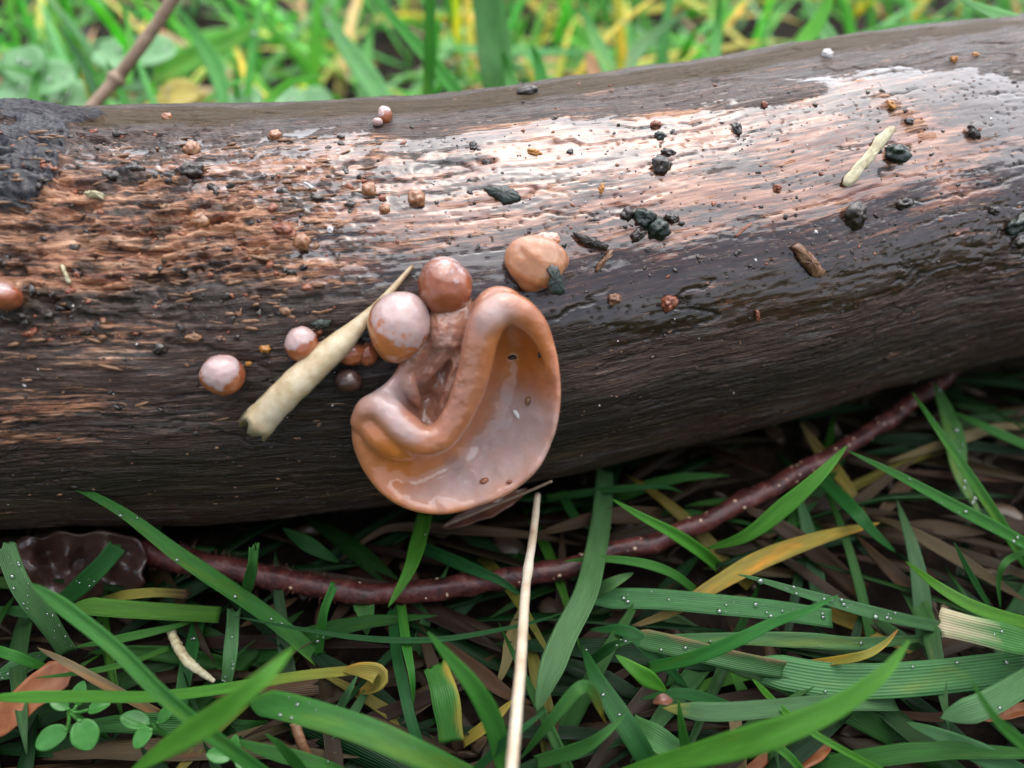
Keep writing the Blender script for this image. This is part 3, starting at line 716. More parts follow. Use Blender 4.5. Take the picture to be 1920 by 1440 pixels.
V, F, bl, am = ear_sheet(o2, (152, 1060), c2, lambda x, y: dz + (1060 - y) * 0.00002, rim=1.2, thick=1.4, nt=160, nr=50, wob=.35, seed=9)
mesh_obj('cap', V, F, M['darkear'], dk, attrs=dict(pale_tint=bl, amber=am))
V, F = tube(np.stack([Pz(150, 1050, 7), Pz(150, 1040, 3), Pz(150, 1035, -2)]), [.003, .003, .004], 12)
mesh_obj('stalk', V, F, M['darkear'], dk, attrs=dict(pale_tint=np.zeros(len(V)), amber=np.zeros(len(V))))
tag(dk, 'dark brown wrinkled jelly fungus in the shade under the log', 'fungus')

# ------------------------------------------------------------------ straw on the log
def log_path(pts, n):
    """pts: px, py, lift mm towards the viewer from the wood"""
    P_ = []
    for px, py, lift in pts:
        d = on_log(px, py)[3]
        P_.append(Pd(px, py, d - lift * 0.001))
    return spline(P_, n)
sp = log_path([(487, 790, 4.6), (540, 734, 4.0), (600, 678, 3.3), (655, 628, 2.2), (697, 584, 1.3), (735, 543, .8), (774, 498, .5)], 60)
t = np.linspace(0, 1, 60)
rad = np.interp(t, [0, .05, .3, .5, .66, .75, 1], [37, 33, 31, 27, 15, 9, 4]) * 0.108 / FPX
V, F = tube(sp, rad, 18, 0.85, cap=False, rough=.05, seed=4)
k = 18
V = V.reshape(60, k, 3)
jag = rng.uniform(0, .0022, k); jag[[8, 9, 10]] = [.003, .0042, .003]
V[0] -= unit(sp[1] - sp[0]) * jag[:, None]
inner = sp[:, None, :] + (V - sp[:, None, :]) * 0.82
inner[0] = V[0] * .9 + sp[0] * .1
VV = np.vstack([inner[12:0:-1].reshape(-1, 3), V.reshape(-1, 3), sp[-1:]])
FF = [tuple(f) for f in grid_faces(72, k, True)[:, ::-1]] + [(72 * k, 71 * k + j, 71 * k + (j + 1) % k) for j in range(k)]
o = mesh_obj('straw', VV, FF, M['straw'])
tag(o, 'pale hollow straw with torn end leaning on the log behind the egg-shaped bud', 'straw')

# ------------------------------------------------------------------ scraps lying on the log
def shard(name, label, pts, lift, thick, mat, cat, bulge=.3, group=None, jitter=0.0):
    """flat irregular piece: traced outline laid on the wood, with thickness"""
    cx, cy = np.mean([p[0] for p in pts]), np.mean([p[1] for p in pts])
    pt, nrm, _, dep = on_log(cx, cy)
    q = np.asarray(pts + pts[:1], float)
    L = np.concatenate([[0], np.cumsum(np.linalg.norm(np.diff(q, axis=0), axis=1))])
    n = 40; s = np.linspace(0, L[-1], n, endpoint=False)
    ox, oy = np.interp(s, L, q[:, 0]), np.interp(s, L, q[:, 1])
    ox += rng.normal(0, jitter, n); oy += rng.normal(0, jitter, n)
    rings = []
    for r, up in ((0.01, 1 + bulge), (.5, 1 + bulge * .7), (.85, 1.0), (1.0, .55), (1.0, .1), (.5, 0), (.01, 0)):
        row = []
        for x, y in zip(cx + r * (ox - cx), cy + r * (oy - cy)):
            d = ray(x, y)
            tt = ((pt - CAM) @ nrm) / (d @ nrm)           # tangent plane of the wood there
            row.append(CAM + d * tt + nrm * (lift + thick * up * (1 + .25 * math.sin(x * .7) * math.cos(y * .9))) * 0.001)
        rings.append(row)
    V = np.asarray(rings).reshape(-1, 3)
    o = mesh_obj(name, V, grid_faces(7, n, True), M[mat])
    return tag(o, label, cat, group)
shard('pale_flake', 'pale yellow-green straw flake lying slantwise on the wet wood', [(1578, 348), (1580, 335), (1596, 316), (1622, 288), (1640, 258), (1660, 240), (1676, 236), (1680, 246), (1668, 258), (1654, 280), (1634, 304), (1618, 320), (1604, 340), (1590, 352)], .1, .28, 'flake', 'flake', jitter=1.0)
shard('wood_chip', 'tan wood chip with a dark groove on the wet lower slope', [(1481, 462), (1494, 456), (1512, 470), (1530, 492), (1542, 508), (1536, 520), (1524, 520), (1510, 506), (1494, 484)], .2, .9, 'splinter', 'chip', jitter=1.0)
shard('leaf_scrap', 'shiny black-green leaf scrap on the wet wood above the amber cup', [(906, 356), (926, 352), (950, 350), (970, 362), (978, 374), (962, 382), (944, 384), (930, 374), (916, 366)], .1, .55, 'blackleaf', 'leaf scrap', .6, jitter=.6)
shard('leaf_scrap', 'black scrap stuck to the lower edge of the amber jelly cup', [(1012, 508), (1022, 500), (1034, 504), (1038, 520), (1044, 540), (1046, 552), (1034, 556), (1018, 552), (1014, 535), (1020, 522)], 4.7, .6, 'blackleaf', 'leaf scrap', .3, jitter=.6)
shard('leaf_scrap', 'small grey-green leaf scrap above the oval bud', [(580, 606), (600, 598), (622, 600), (618, 612), (596, 618)], .2, .35, 'blackleaf', 'leaf scrap', .4, jitter=.6)
shard('wood_splinter', 'dark splinter lying between the amber cup and the black crumbs', [(1072, 438), (1092, 442), (1118, 452), (1140, 462), (1136, 472), (1112, 468), (1086, 456)], .2, .9, 'crumb', 'splinter', jitter=.6)
shard('wood_splinter', 'thin brown splinter pointing at the amber cup', [(1114, 508), (1122, 492), (1140, 470), (1150, 468), (1146, 480), (1128, 502), (1118, 512)], .2, .6, 'splinter', 'splinter', jitter=.8)
shard('wood_splinter', 'dark sliver standing on the pale streaked wood', [(1811, 238), (1818, 240), (1828, 252), (1834, 264), (1822, 262), (1814, 252)], .2, .8, 'crumb', 'splinter', jitter=.6)
shard('wood_splinter', 'thin red-brown needle on the wet slope', [(1376, 444), (1390, 428), (1407, 416), (1410, 420), (1394, 434), (1380, 446)], .1, .3, 'rust', 'splinter')
shard('wood_chip', 'pale cream chip beside a splintered hollow', [(160, 366), (178, 362), (200, 368), (196, 376), (172, 374)], .2, .6, 'flake', 'chip', jitter=.8)
shard('wood_chip', 'tiny white sliver on eroded wood', [(568, 346), (574, 345), (590, 354), (586, 358)], .3, .3, 'white', 'chip')
shard('wood_chip', 'pale tan chip of bare wood above the red grains', [(436, 436), (456, 428), (494, 430), (500, 444), (470, 452), (444, 450)], .1, .5, 'splinter', 'chip', jitter=1.0)
shard('straw_piece', 'short straw piece crossing a black crumb on orange wood', [(118, 498), (124, 497), (132, 516), (138, 532), (132, 534), (124, 516)], .5, .4, 'flake', 'straw', jitter=.5)
shard('wood_splinter', 'brown splinter on the dark slope under the tan chip', [(1414, 580), (1420, 580), (1423, 600), (1416, 602)], .2, .4, 'rust', 'splinter')

def crumb(name, label, px, py, rx, ry, mat, ang=0.0, seed=0, rough=.5, cat='crumb', group=None):
    return_o = None
    pt, nrm, _, dep = on_log(px, py); k = dep / FPX
    ca, sa = math.cos(ang), math.sin(ang)
    e1 = RIGHT * ca + UPV * sa; e1 = unit(e1 - nrm * (e1 @ nrm)); e2 = np.cross(nrm, e1)
    V, F, _ = lump_arrays(pt + nrm * min(rx, ry) * k * .15, np.array([e1 * rx * k, e2 * ry * k * 1.15, nrm * min(rx, ry) * k]), seed + px, rough, 1.6, 18, 24)
    o = mesh_obj(name, V, F, M[mat])
    return tag(o, label, cat, group)
for px, py, r, lb in ((359, 279, 17, 'pale amber jelly bead near a splintered hollow'), (690, 354, 16, 'amber jelly bead on pink wood above the red grains'), (782, 374, 19, 'lumpy amber jelly bead with a dark shadow'),
                      (722, 392, 12, 'small amber bead beside a dark sliver'), (515, 255, 14, 'small orange-brown bead on grey wood near the far edge'), (311, 214, 11, 'small orange bead on the far edge of the log'),
                      (372, 412, 19, 'rough orange-brown bead beside eroded wood'), (566, 456, 17, 'dark red-brown bead below a wet patch'), (1551, 103, 11, 'white water-bright bead on the far edge of the log')):
    crumb('jelly_bead', lb, px, py, r * .9, r * .75, 'bead' if px != 1551 else 'white', .3, rough=.34, cat='bead')
crumb('bark_lump', 'small brown bark lump sticking up on the far edge of the log', 990, 177, 20, 11, 'crumb', 0, 3, .35, 'bark')
for a_ in (
    (1206, 410, 22, 15, 'blackleaf', -.3, 'large wet black crumb in the cluster beside the dark splinter'),
    (1232, 430, 24, 17, 'blackleaf', .3, 'glossy black crumb at the end of the cluster beside the dark splinter'),
    (1178, 402, 14, 10, 'crumb', .2, 'dark brown crumb leading the cluster beside the dark splinter'),
    (1258, 412, 12, 9, 'crumb', .0, 'small dark crumb capping the wet black cluster'),
    (1196, 440, 16, 9, 'crumb', .6, 'greyish crumb under the wet black cluster'),
    (1238, 254, 10, 9, 'blackleaf', 0, 'shiny black round bead on the wet grey wood'),
    (1238, 312, 17, 17, 'crumb', 0, 'brown knobbly bead on wet wood below the shiny black bead'),
    (1252, 285, 13, 7, 'crumb', .0, 'flat dark crumb between black bead and knobbly bead'),
    (1229, 232, 10, 7, 'rust', .2, 'small rusty crumb above the shiny black bead'),
    (1680, 290, 24, 16, 'blackleaf', -.1, 'rough black crumb beside the pale straw flake'),
    (1600, 404, 22, 20, 'crumb', .2, 'big dark wet crumb on the smooth wet wood'),
    (1692, 380, 16, 9, 'crumb', .1, 'flat dark crumb near the big dark wet crumb'),
    (1382, 238, 9, 12, 'crumb', .2, 'upright dark grain beside a fine crack'),
    (1432, 200, 6, 6, 'rust', 0, 'tiny rusty ball on smooth grey wood'),
    (1457, 353, 7, 7, 'rust', 0, 'tiny dark red ball on pink wet wood'),
    (1702, 230, 9, 6, 'crumb', 0, 'small maroon grain beside the pale scar'),
    (1668, 200, 7, 9, 'seed', .4, 'orange seed beside the pale scar'),
    (1786, 115, 6, 6, 'seed', 0, 'orange seed near the upper edge of the thick end'),
    (1826, 106, 7, 4, 'seed', 0, 'flat orange seed near the upper edge of the thick end'),
    (1002, 283, 13, 6, 'seed', -.4, 'orange seed on pinkish wood'),
    (1128, 352, 5, 9, 'seed', -.2, 'upright orange seed on pinkish wood above the cluster'),
    (886, 272, 7, 9, 'crumb', 0, 'dark grain above the gnawed hollow'),
    (912, 298, 8, 5, 'crumb', 0, 'dark grain beside the gnawed hollow'),
    (534, 432, 20, 12, 'rust', -.4, 'red wood grain above the smaller red grain'),
    (566, 454, 11, 10, 'rust', 0, 'small red round grain under the larger red grain'),
    (1254, 568, 15, 13, 'rust', .3, 'maroon lump on the dark fibrous slope'),
    (1151, 559, 12, 10, 'splinter', 0, 'tan bead on the dark fibrous slope'),
    (620, 430, 6, 6, 'white', 0, 'tiny white ball above the dark red-brown bead'),
    (144, 512, 14, 12, 'crumb', .4, 'black crumb under the short straw piece'),
    (1906, 420, 26, 14, 'blackleaf', .5, 'black rotten crumb at a crumbling crack'),
    (1908, 452, 16, 10, 'crumb', .2, 'dark crumb below the black rotten crumb'),
    (360, 322, 22, 13, 'crumb', .1, 'grey-black bark crumb on the splintered ledge'),
    (312, 332, 26, 10, 'crumb', -.1, 'long dark bark crumb on the splintered ledge'),
    (208, 330, 20, 9, 'crumb', -.1, 'dark bark crumb at the start of the splintered ledge'),
    (250, 318, 16, 10, 'crumb', .3, 'brown crumb in the middle of the splintered ledge'),
    (92, 320, 17, 7, 'rust', -.2, 'rusty chip at the edge of the black bark'),
    (1860, 395, 12, 6, 'crumb', -.5, 'small black crumb above the crumbling crack'),
    (300, 655, 12, 9, 'crumb', 0, 'grey crumb beside an orange streak in dark wood'),
    (362, 634, 15, 8, 'splinter', .0, 'tan grain above the round red bud'),
    (498, 652, 11, 6, 'seed', .0, 'tiny orange grain beside the oval bud'),
    (465, 684, 6, 4, 'seed', .2, 'tiny tan grain above the round red bud with pale face'),
):
    crumb('wood_crumb' if a_[4] not in ('seed', 'white') else ('seed' if a_[4] == 'seed' else 'white_grain'), a_[6], a_[0], a_[1], a_[2], a_[3], a_[4], a_[5], cat='seed' if a_[4] == 'seed' else 'crumb')
# innumerable small crumbs, fibres and specks
acc = {'crumb': Acc(), 'rust': Acc(), 'splinter': Acc(), 'white': Acc()}
def scatter(n, x0, x1, y0, y1, mats, r0, r1, elong=1.5):
    for _ in range(n):
        px, py = rng.uniform(x0, x1), rng.uniform(y0, y1)
        i, j = st_at(px, py)
        if abs(bpx[i, j] - px) > 6 or abs(bpy_[i, j] - py) > 6: continue
        if 640 < px < 1060 and 480 < py < 980: continue
        pt, nrm, tg = P3[i, j], DIR[i, j], Tn[i]
        r = r0 * (r1 / r0) ** rng.random() ** 1.6 * 1e-3
        a = rng.normal(0, .5); e1 = unit(tg * math.cos(a) + np.cross(nrm, tg) * math.sin(a)); e2 = np.cross(nrm, e1)
        V_, F_, _ = lump_arrays(pt - nrm * r * .15, np.array([e1 * r * rng.uniform(1, elong), e2 * r * 1.0, nrm * r * .8]), rng.integers(1, 999), 1.0, 2.2, 7, 8)
        acc[mats[rng.integers(len(mats))]].add(V_, F_)
scatter(380, 0, 720, 230, 640, ['crumb', 'crumb', 'rust', 'splinter'], .14, .55, 2.0)
scatter(200, 0, 640, 560, 960, ['crumb', 'crumb', 'splinter', 'crumb'], .08, .30, 2.4)
scatter(420, 720, 1920, 150, 520, ['crumb', 'crumb', 'crumb', 'rust'], .10, .42, 1.6)
scatter(170, 1060, 1920, 480, 860, ['crumb', 'crumb', 'splinter'], .08, .26, 2.4)
scatter(60, 0, 1920, 200, 960, ['white'], .08, .28, 1.3)
for k_, nm, lb in (('crumb', 'dark_crumbs', 'fine dark crumbs strewn over the log'), ('rust', 'rusty_crumbs', 'fine rusty wood crumbs strewn over the log'), ('splinter', 'tan_fibres', 'fine tan fibres strewn over the log'), ('white', 'white_specks', 'tiny white specks dotted over the log')):
    tag(acc[k_].build(nm, M[k_]), lb, None, None, 'stuff')
# splinters of torn fibre standing along the eroded wood
fa = Acc()
for _ in range(170):
    px, py = (rng.uniform(0, 700), rng.uniform(250, 560)) if rng.random() < .75 else (rng.uniform(0, 640), rng.uniform(560, 800))
    i, j = st_at(px, py)
    pt, nrm, tg = P3[i, j], DIR[i, j], Tn[i]
    e2 = np.cross(nrm, tg)
    Lh = rng.uniform(.6, 2.0) * 1e-3; wd = rng.uniform(.10, .32) * 1e-3; a = rng.normal(0, .18)
    e1 = unit(tg * math.cos(a) + e2 * math.sin(a) + nrm * rng.normal(.03, .06)); e2 = np.cross(nrm, e1)
    V_, F_, _ = lump_arrays(pt + nrm * wd * .1, np.array([e1 * Lh, e2 * wd, nrm * wd * .9]), rng.integers(1, 999), .3, 1.4, 6, 6)
    fa.add(V_[:, [0, 1, 2]], F_)
tag(fa.build('torn_fibres', M['splinter']), 'short torn wood fibres on the eroded part of the log', None, None, 'stuff')
# ------------------------------------------------------------------ grass
CLR = {'g': (.052, .205, .034), 'b': (.082, .26, .030), 'd': (.026, .118, .028), 'w': (.085, .215, .072), 'y': (.33, .29, .055), 't': (.29, .20, .10), 'r': (.090, .046, .028), 'o': (.36, .14, .05), 'p': (.60, .50, .33), 'k': (.125, .082, .040)}
def blade_geom(path, width, roll=0.0, fold=0.22, k=7, thick=0.00013, tocam=0.55, twist=0.0):
    n = len(path)
    T = unit(np.gradient(path, axis=0))
    up = np.array([0, 0, 1.0])
    N0 = unit(up * (1 - tocam) + unit(CAM - path) * tocam)
    side = unit(np.cross(T, N0)); nr = np.cross(side, T)
    a = roll + twist * np.linspace(0, 1, n)
    side, nr = side * np.cos(a)[:, None] + nr * np.sin(a)[:, None], nr * np.cos(a)[:, None] - side * np.sin(a)[:, None]
    u = np.linspace(-1, 1, k)
    hw = np.broadcast_to(width, (n,))[:, None] * 0.5
    prof = fold * (np.abs(u) ** 1.2 - 0.35)
    top = path[:, None] + side[:, None] * (u * hw)[..., None] + nr[:, None] * (prof * hw)[..., None]
    bot = top - nr[:, None] * (thick * (1.0 + 1.6 * np.exp(-(u / .18) ** 2)))[None, :, None]
    V = np.concatenate([top, bot[:, ::-1]], 1).reshape(-1, 3)
    L = np.concatenate([[0], np.cumsum(np.linalg.norm(np.diff(path, axis=0), axis=1))]) * 1000
    U = np.concatenate([u, u[::-1]])
    uv = np.stack([np.broadcast_to(U, (n, 2 * k)), np.broadcast_to(L[:, None], (n, 2 * k))], -1).reshape(-1, 2)
    F = grid_faces(n, 2 * k, True)
    c0 = np.array([[j, j + 1, 2 * k - 2 - j, 2 * k - 1 - j] for j in range(k - 1)])
    F = np.vstack([F, c0[:, ::-1], c0 + (n - 1) * 2 * k])
    return V, F, uv, top, nr
def width_profile(n, shape):
    t = np.linspace(0, 1, n)
    tip = lambda x, a: np.clip(x / a, 0, 1) ** 0.62
    if shape == 'T': w = tip(t, .55) * (1 - .12 * t)
    elif shape == 'E': w = tip(1 - t, .55) * (1 - .12 * (1 - t))
    elif shape == 'B': w = tip(t, .45) * tip(1 - t, .45)
    elif shape == 'O': w = tip(t, .12) * (1 - .1 * t)
    else: w = 1 - .06 * np.sin(t * 9)
    return np.maximum(w, 0.035)
def drops_on(top, nr, n, parent, r0=.12, r1=.42, big=0):
    acc = Acc(); nn, kk = top.shape[:2]
    for q in range(n):
        i = rng.integers(2, nn - 2); j = rng.integers(1, kk - 1); f = rng.random()
        c = top[i, j] * f + top[i + 1, j] * (1 - f)
        r = r0 * (r1 / r0) ** (rng.random() ** 1.8) * 1e-3
        if q < big: r = rng.uniform(.4, .6) * 1e-3
        e1 = unit(top[i + 1, j] - top[i, j]); e3 = nr[i]; e2 = np.cross(e3, e1)
        V, F, _ = lump_arrays(c + e3 * r * .35, np.array([e1 * r, e2 * r, e3 * r * .75]), q, 0, 1, 7, 9)
        acc.add(V, F)
    o = acc.build('dew_drops', M['water'], parent); o['kind'] = 'stuff'
def blade(label, c, wpx, pts, shape='T', tip=None, tf=.12, roll=None, fold=.25, dew=0, group=None, name='grass_blade', edge=None, root=None, cat='grass blade', big=0, twist=None, gain=1.0):
    """pts: (px, py, h mm above the ground) or (px, py, ('y', Y))"""
    P_ = []; 
    for p in pts:
        P_.append(PY(p[0], p[1], p[2][1]) if isinstance(p[2], tuple) else Pz(*p))
    n = max(20, 8 * len(P_))
    path = spline(P_, n)
    dep = project(np.mean(P_, axis=0))[2]
    wd = wpx * dep / FPX * 1.03
    w_ = width_profile(n, shape) * wd
    rl = rng.normal(0, .16) if roll is None else roll
    V, F, uv, top, nr = blade_geom(path, w_, rl, fold, twist=rng.normal(0, .25) if twist is None else twist)
    if shape in 'CO':                         # ragged cut end
        k2 = 14
        d0 = unit(path[0] - path[1])
        V[:k2] += d0 * (rng.uniform(-.0006, .0007, k2))[:, None] * (1.0 if shape == 'C' else .3)
    t = np.repeat(np.linspace(0, 1, n), 14)[:, None]
    col = np.array(CLR[c]) * gain * (1 + rng.normal(0, .07, 3)) * np.ones((len(V), 1))
    if tip:
        f = 1 - np.clip(t / tf, 0, 1) if shape != 'E' else 1 - np.clip((1 - t) / tf, 0, 1)
        f = np.clip(f + .25 * (f > 0) * (f < 1) * np.sin(uv[:, :1] * 7), 0, 1)
        col = col * (1 - f) + np.array(CLR[tip]) * f
    if edge:
        f = np.clip((-uv[:, :1] - .45) * 2.5 + .5 * np.sin(uv[:, 1:] * .9), 0, 1) * .85
        col = col * (1 - f) + np.array(CLR[edge]) * f
    if root:
        f = np.clip((t - .6) / .35, 0, 1)
        col = col * (1 - f) + np.array(CLR[root]) * f
    o = mesh_obj(name, V, F, M['blade'], uv=uv, col=col)
    tag(o, label, cat, group)
    if dew: drops_on(top, nr, dew, o, big=big)
    return o
exec_blades = [
    # label, colour, width px, points, options
    ('long bright pointed blade slanting over the twig up against the dark log', 'g', 33, [(97, 893, 33), (175, 930, 31), (241, 969, 28), (323, 1032, 24), (389, 1078, 20), (498, 1152, 12), (600, 1237, 5)], dict(dew=14, fold=.4, roll=.25)),
    ('short upright dark blade tip standing against the log behind the long slanting blade', 'd', 31, [(309, 909, 26), (300, 945, 18), (288, 1000, 8)], dict(fold=.1)),
    ('broad cut blade with fine dew beside the dark jelly fungus', 'w', 34, [(8, 1022, 26), (39, 1098, 22), (86, 1160, 16), (128, 1224, 8)], dict(shape='C', dew=26)),
    ('thick rounded green stem sloping past the orange dead leaf', 'g', 27, [(60, 1094, 36), (136, 1152, 34), (218, 1218, 32), (292, 1292, 29), (350, 1343, 26), (412, 1392, 22), (520, 1470, 14)], dict(fold=1.0, shape='O', roll=.0, twist=0)),
    ('dark cut blade with a rusty spot leaning on the dark jelly fungus', 'd', 34, [(222, 1024, 20), (180, 1072, 17), (117, 1130, 10)], dict(shape='C', dew=5, roll=.1)),
    ('blunt horizontal green blade below the dark jelly fungus', 'b', 32, [(138, 1134, 13), (233, 1142, 12), (330, 1148, 10), (412, 1153, 7)], dict(shape='O', fold=.15)),
    ('yellow-brown shrivelled blade below the dark jelly fungus', 'y', 17, [(352, 1114, 11), (292, 1111, 13), (230, 1117, 12), (190, 1128, 8)], dict(tip='r', tf=.3, shape='C')),
    ('narrow green blade crossing over the blunt horizontal blade root', 'g', 16, [(136, 1214, 8), (218, 1199, 11), (311, 1179, 10), (376, 1160, 6)], dict(shape='B')),
    ('thin pale green blade over the tan stalk', 'g', 12, [(66, 1271, 13), (155, 1261, 15), (233, 1245, 13), (320, 1214, 8)], dict()),
    ('long horizontal pale blade running into a yellowed sheath', 'b', 21, [(-40, 1310, 22), (0, 1308, 22), (155, 1306, 20), (292, 1306, 17), (428, 1290, 16), (560, 1268, 13), (690, 1254, 9)], dict(shape='O', root='y', roll=.1)),
    ('curled tan dead blade next to the orange dead leaf', 't', 18, [(70, 1214, 14), (136, 1249, 17), (233, 1304, 12), (300, 1340, 7)], dict()),
    ('large soft bright blade arching up close beside the thick stem', 'b', 66, [(552, 1212, 46), (505, 1262, 47), (450, 1312, 45), (395, 1358, 40), (320, 1402, 30), (240, 1450, 20)], dict(shape='B', fold=.5, roll=-.2)),
    ('small dewy upright blade below the long slanting blade', 'w', 25, [(439, 1144, 10), (432, 1230, 9), (424, 1290, 5)], dict(shape='C', dew=16)),
    ('dim upright blade in the dark gap under the blunt blade', 'd', 25, [(373, 1162, 6), (350, 1253, 6), (338, 1327, 4)], dict(shape='C', dew=4)),
    ('short stubby cut blade standing across the hairy end of the twig', 'g', 20, [(476, 1026, 25), (472, 1066, 22), (461, 1114, 14)], dict(shape='C', roll=.7)),
    ('bright blade entering beside the orange dead leaf', 'g', 20, [(-30, 1212, 14), (20, 1228, 15), (80, 1250, 11), (120, 1262, 7)], dict(shape='E')),
    ('wet grey-green blade behind the bright blade by the orange leaf', 'w', 34, [(-20, 1275, 8), (40, 1248, 9), (96, 1222, 6)], dict(shape='B', dew=8)),
    ('dark narrow blade at the foot of the broad cut blade', 'd', 20, [(-20, 1140, 9), (58, 1148, 8), (120, 1146, 6)], dict(shape='B')),
    ('green blade dangling in front of the red twig below the ear fungus', 'b', 33, [(728, 1138, 13), (761, 1082, 14), (777, 1043, 14), (797, 964, 10)], dict(dew=3, fold=.2, roll=.1)),
    ('dim green blade resting behind the twig in the shade of the log', 'd', 27, [(530, 990, 8), (590, 1028, 8), (637, 1055, 5)], dict(shape='B')),
    ('brown dead blade arching behind the twig under the ear fungus', 'k', 25, [(640, 1050, 4), (690, 1010, 6), (746, 988, 7), (878, 994, 6), (995, 1004, 5), (1095, 1022, 3)], dict(shape='B')),
    ('dark blade lying across the twig beside the pale stalk', 'd', 25, [(985, 1122, 9), (936, 1088, 12), (878, 1063, 12), (792, 1026, 7)], dict(fold=.5)),
    ('very long thin wiry blade running level below the twig', 'd', 11, [(440, 1156, 12), (567, 1180, 14), (664, 1195, 14), (761, 1201, 14), (858, 1195, 14), (995, 1168, 12), (1080, 1140, 9)], dict(shape='B', fold=.6)),
    ('short broad wet blade under the middle of the twig', 'w', 40, [(688, 1190, 7), (686, 1150, 8), (676, 1116, 6)], dict(dew=8, shape='T')),
    ('upright dark blade rising from the bottom of the gap below the twig', 'd', 20, [(736, 1142, 9), (742, 1215, 10), (757, 1288, 10), (773, 1358, 9), (797, 1425, 6)], dict(shape='C')),
    ('pointed blade hanging point down below the twig', 'g', 20, [(776, 1322, 9), (772, 1265, 13), (761, 1205, 13), (752, 1134, 10)], dict(fold=.35)),
    ('thin cut blade standing below the twig with a water drop', 'g', 16, [(626, 1098, 17), (606, 1152, 14), (598, 1228, 6)], dict(shape='C', roll=.5, dew=3)),
    ('broad ribbed blade sweeping along the bottom under the soft bright blade', 'g', 50, [(470, 1316, 18), (520, 1322, 22), (586, 1339, 24), (683, 1370, 24), (781, 1413, 22), (880, 1462, 16)], dict(shape='O', fold=.2, dew=10)),
    ('bluish green pointed blade bending down past the pale stalk', 'g', 42, [(803, 1186, 36), (839, 1230, 33), (890, 1292, 28), (925, 1358, 22), (950, 1445, 14)], dict(fold=.45, roll=.15)),
    ('broad cut blade with a yellow dying margin', 'g', 48, [(817, 1247, 12), (835, 1308, 12), (847, 1390, 8)], dict(shape='C', edge='y', fold=.1)),
    ('pale yellowish blade behind the bluish pointed blade', 'y', 24, [(965, 1310, 8), (915, 1358, 8), (868, 1392, 5)], dict(shape='T')),
    ('slim dark blade with its point over the foot of the big blue-green blade', 'd', 19, [(1026, 1330, 22), (985, 1362, 22), (952, 1388, 20), (880, 1455, 12)], dict(fold=.4)),
    ('green blade lying low at the foot of the soft bright blade', 'g', 27, [(430, 1385, 12), (500, 1408, 12), (600, 1432, 10), (660, 1450, 6)], dict(shape='B', dew=3)),
    ('small upright pointed blade in front of the brown stick', 'g', 22, [(498, 1376, 20), (530, 1402, 17), (580, 1460, 8)], dict()),
    ('grey-green pointed blade beside the yellowed sheath', 'w', 18, [(670, 1266, 14), (652, 1300, 12), (632, 1338, 6)], dict(dew=3)),
    ('tan dead blade lying under the bluish pointed blade', 'r', 30, [(830, 1200, 5), (900, 1262, 5), (950, 1300, 5), (1000, 1320, 3)], dict(shape='B')),
    ('tall broad blue-green blade curving down from under the log', 'w', 43, [(1006, 1334, 14), (1028, 1269, 16), (1059, 1191, 17), (1098, 1113, 17), (1117, 1035, 15), (1129, 958, 11), (1134, 880, 7)], dict(shape='O', fold=.12, roll=.05)),
    ('thin blade arching in the shade beside the top of the pale stalk', 'd', 15, [(1282, 924, 9), (1245, 913, 11), (1183, 915, 11), (1105, 924, 9), (1024, 934, 6)], dict(fold=.5)),
    ('dark blade hanging in the shade under the arching thin blade', 'd', 20, [(1148, 990, 8), (1100, 985, 9), (1072, 960, 8), (1052, 920, 6)], dict()),
    ('bright folded blade with raised point lying over the red twig', 'b', 25, [(1148, 936, 22), (1203, 969, 20), (1261, 1000, 17), (1312, 1034, 12), (1345, 1062, 6)], dict(fold=.7)),
    ('bright lance-shaped blade reaching up over the red twig', 'b', 31, [(1588, 836, 27), (1540, 888, 25), (1480, 942, 21), (1400, 1004, 15), (1322, 1030, 9)], dict(fold=.25, shape='B', roll=.15)),
    ('curved blade springing from behind the tall blue-green blade', 'g', 20, [(1056, 1052, 13), (1129, 1048, 15), (1203, 1056, 15), (1261, 1076, 12), (1304, 1108, 6)], dict(shape='T', fold=.3)),
    ('broad dewy grey-green blade lying level across the yellow one', 'w', 38, [(1090, 1122, 9), (1222, 1123, 11), (1339, 1133, 12), (1450, 1144, 11), (1560, 1160, 8)], dict(shape='O', dew=34, fold=.12, big=3)),
    ('short wet leaf tip beside the tall blue-green blade', 'w', 24, [(1188, 1074, 13), (1150, 1092, 13), (1108, 1116, 9)], dict(dew=6)),
    ('long yellowing blade with a brown rotten stretch', 'y', 33, [(1172, 1180, 6), (1261, 1146, 9), (1339, 1098, 11), (1430, 1048, 12), (1540, 1008, 11), (1650, 980, 8)], dict(shape='B', tip='t', tf=.3)),
    ('pale green blade running level under the dark pointed one', 'w', 38, [(1178, 1192, 10), (1280, 1214, 13), (1378, 1238, 13), (1470, 1255, 11)], dict(shape='O', dew=6, edge='t')),
    ('dark green pointed blade rising over the dewy level blades', 'g', 27, [(1572, 1116, 28), (1510, 1146, 27), (1450, 1168, 25), (1378, 1203, 22), (1300, 1234, 17), (1215, 1254, 9)], dict(fold=.35)),
    ('short bright leaf beside a brown chaff scrap', 'b', 31, [(1154, 1228, 19), (1199, 1261, 18), (1250, 1296, 12)], dict(shape='B', fold=.2)),
    ('small dark folded leaf above the short bright leaf', 'd', 20, [(1200, 1198, 18), (1156, 1208, 17), (1112, 1238, 11)], dict(fold=.6, dew=4)),
    ('broad dark blade leaning down behind the kinked stem', 'd', 42, [(1092, 1210, 12), (1117, 1269, 14), (1160, 1339, 14), (1195, 1395, 12), (1225, 1450, 7)], dict(shape='T', dew=6)),
    ('kinked blade with a yellow bend', 'g', 23, [(975, 1424, 10), (1028, 1358, 18), (1076, 1300, 22), (1096, 1287, 22), (1112, 1300, 20), (1124, 1326, 16), (1136, 1356, 10)], dict(shape='B', root='y')),
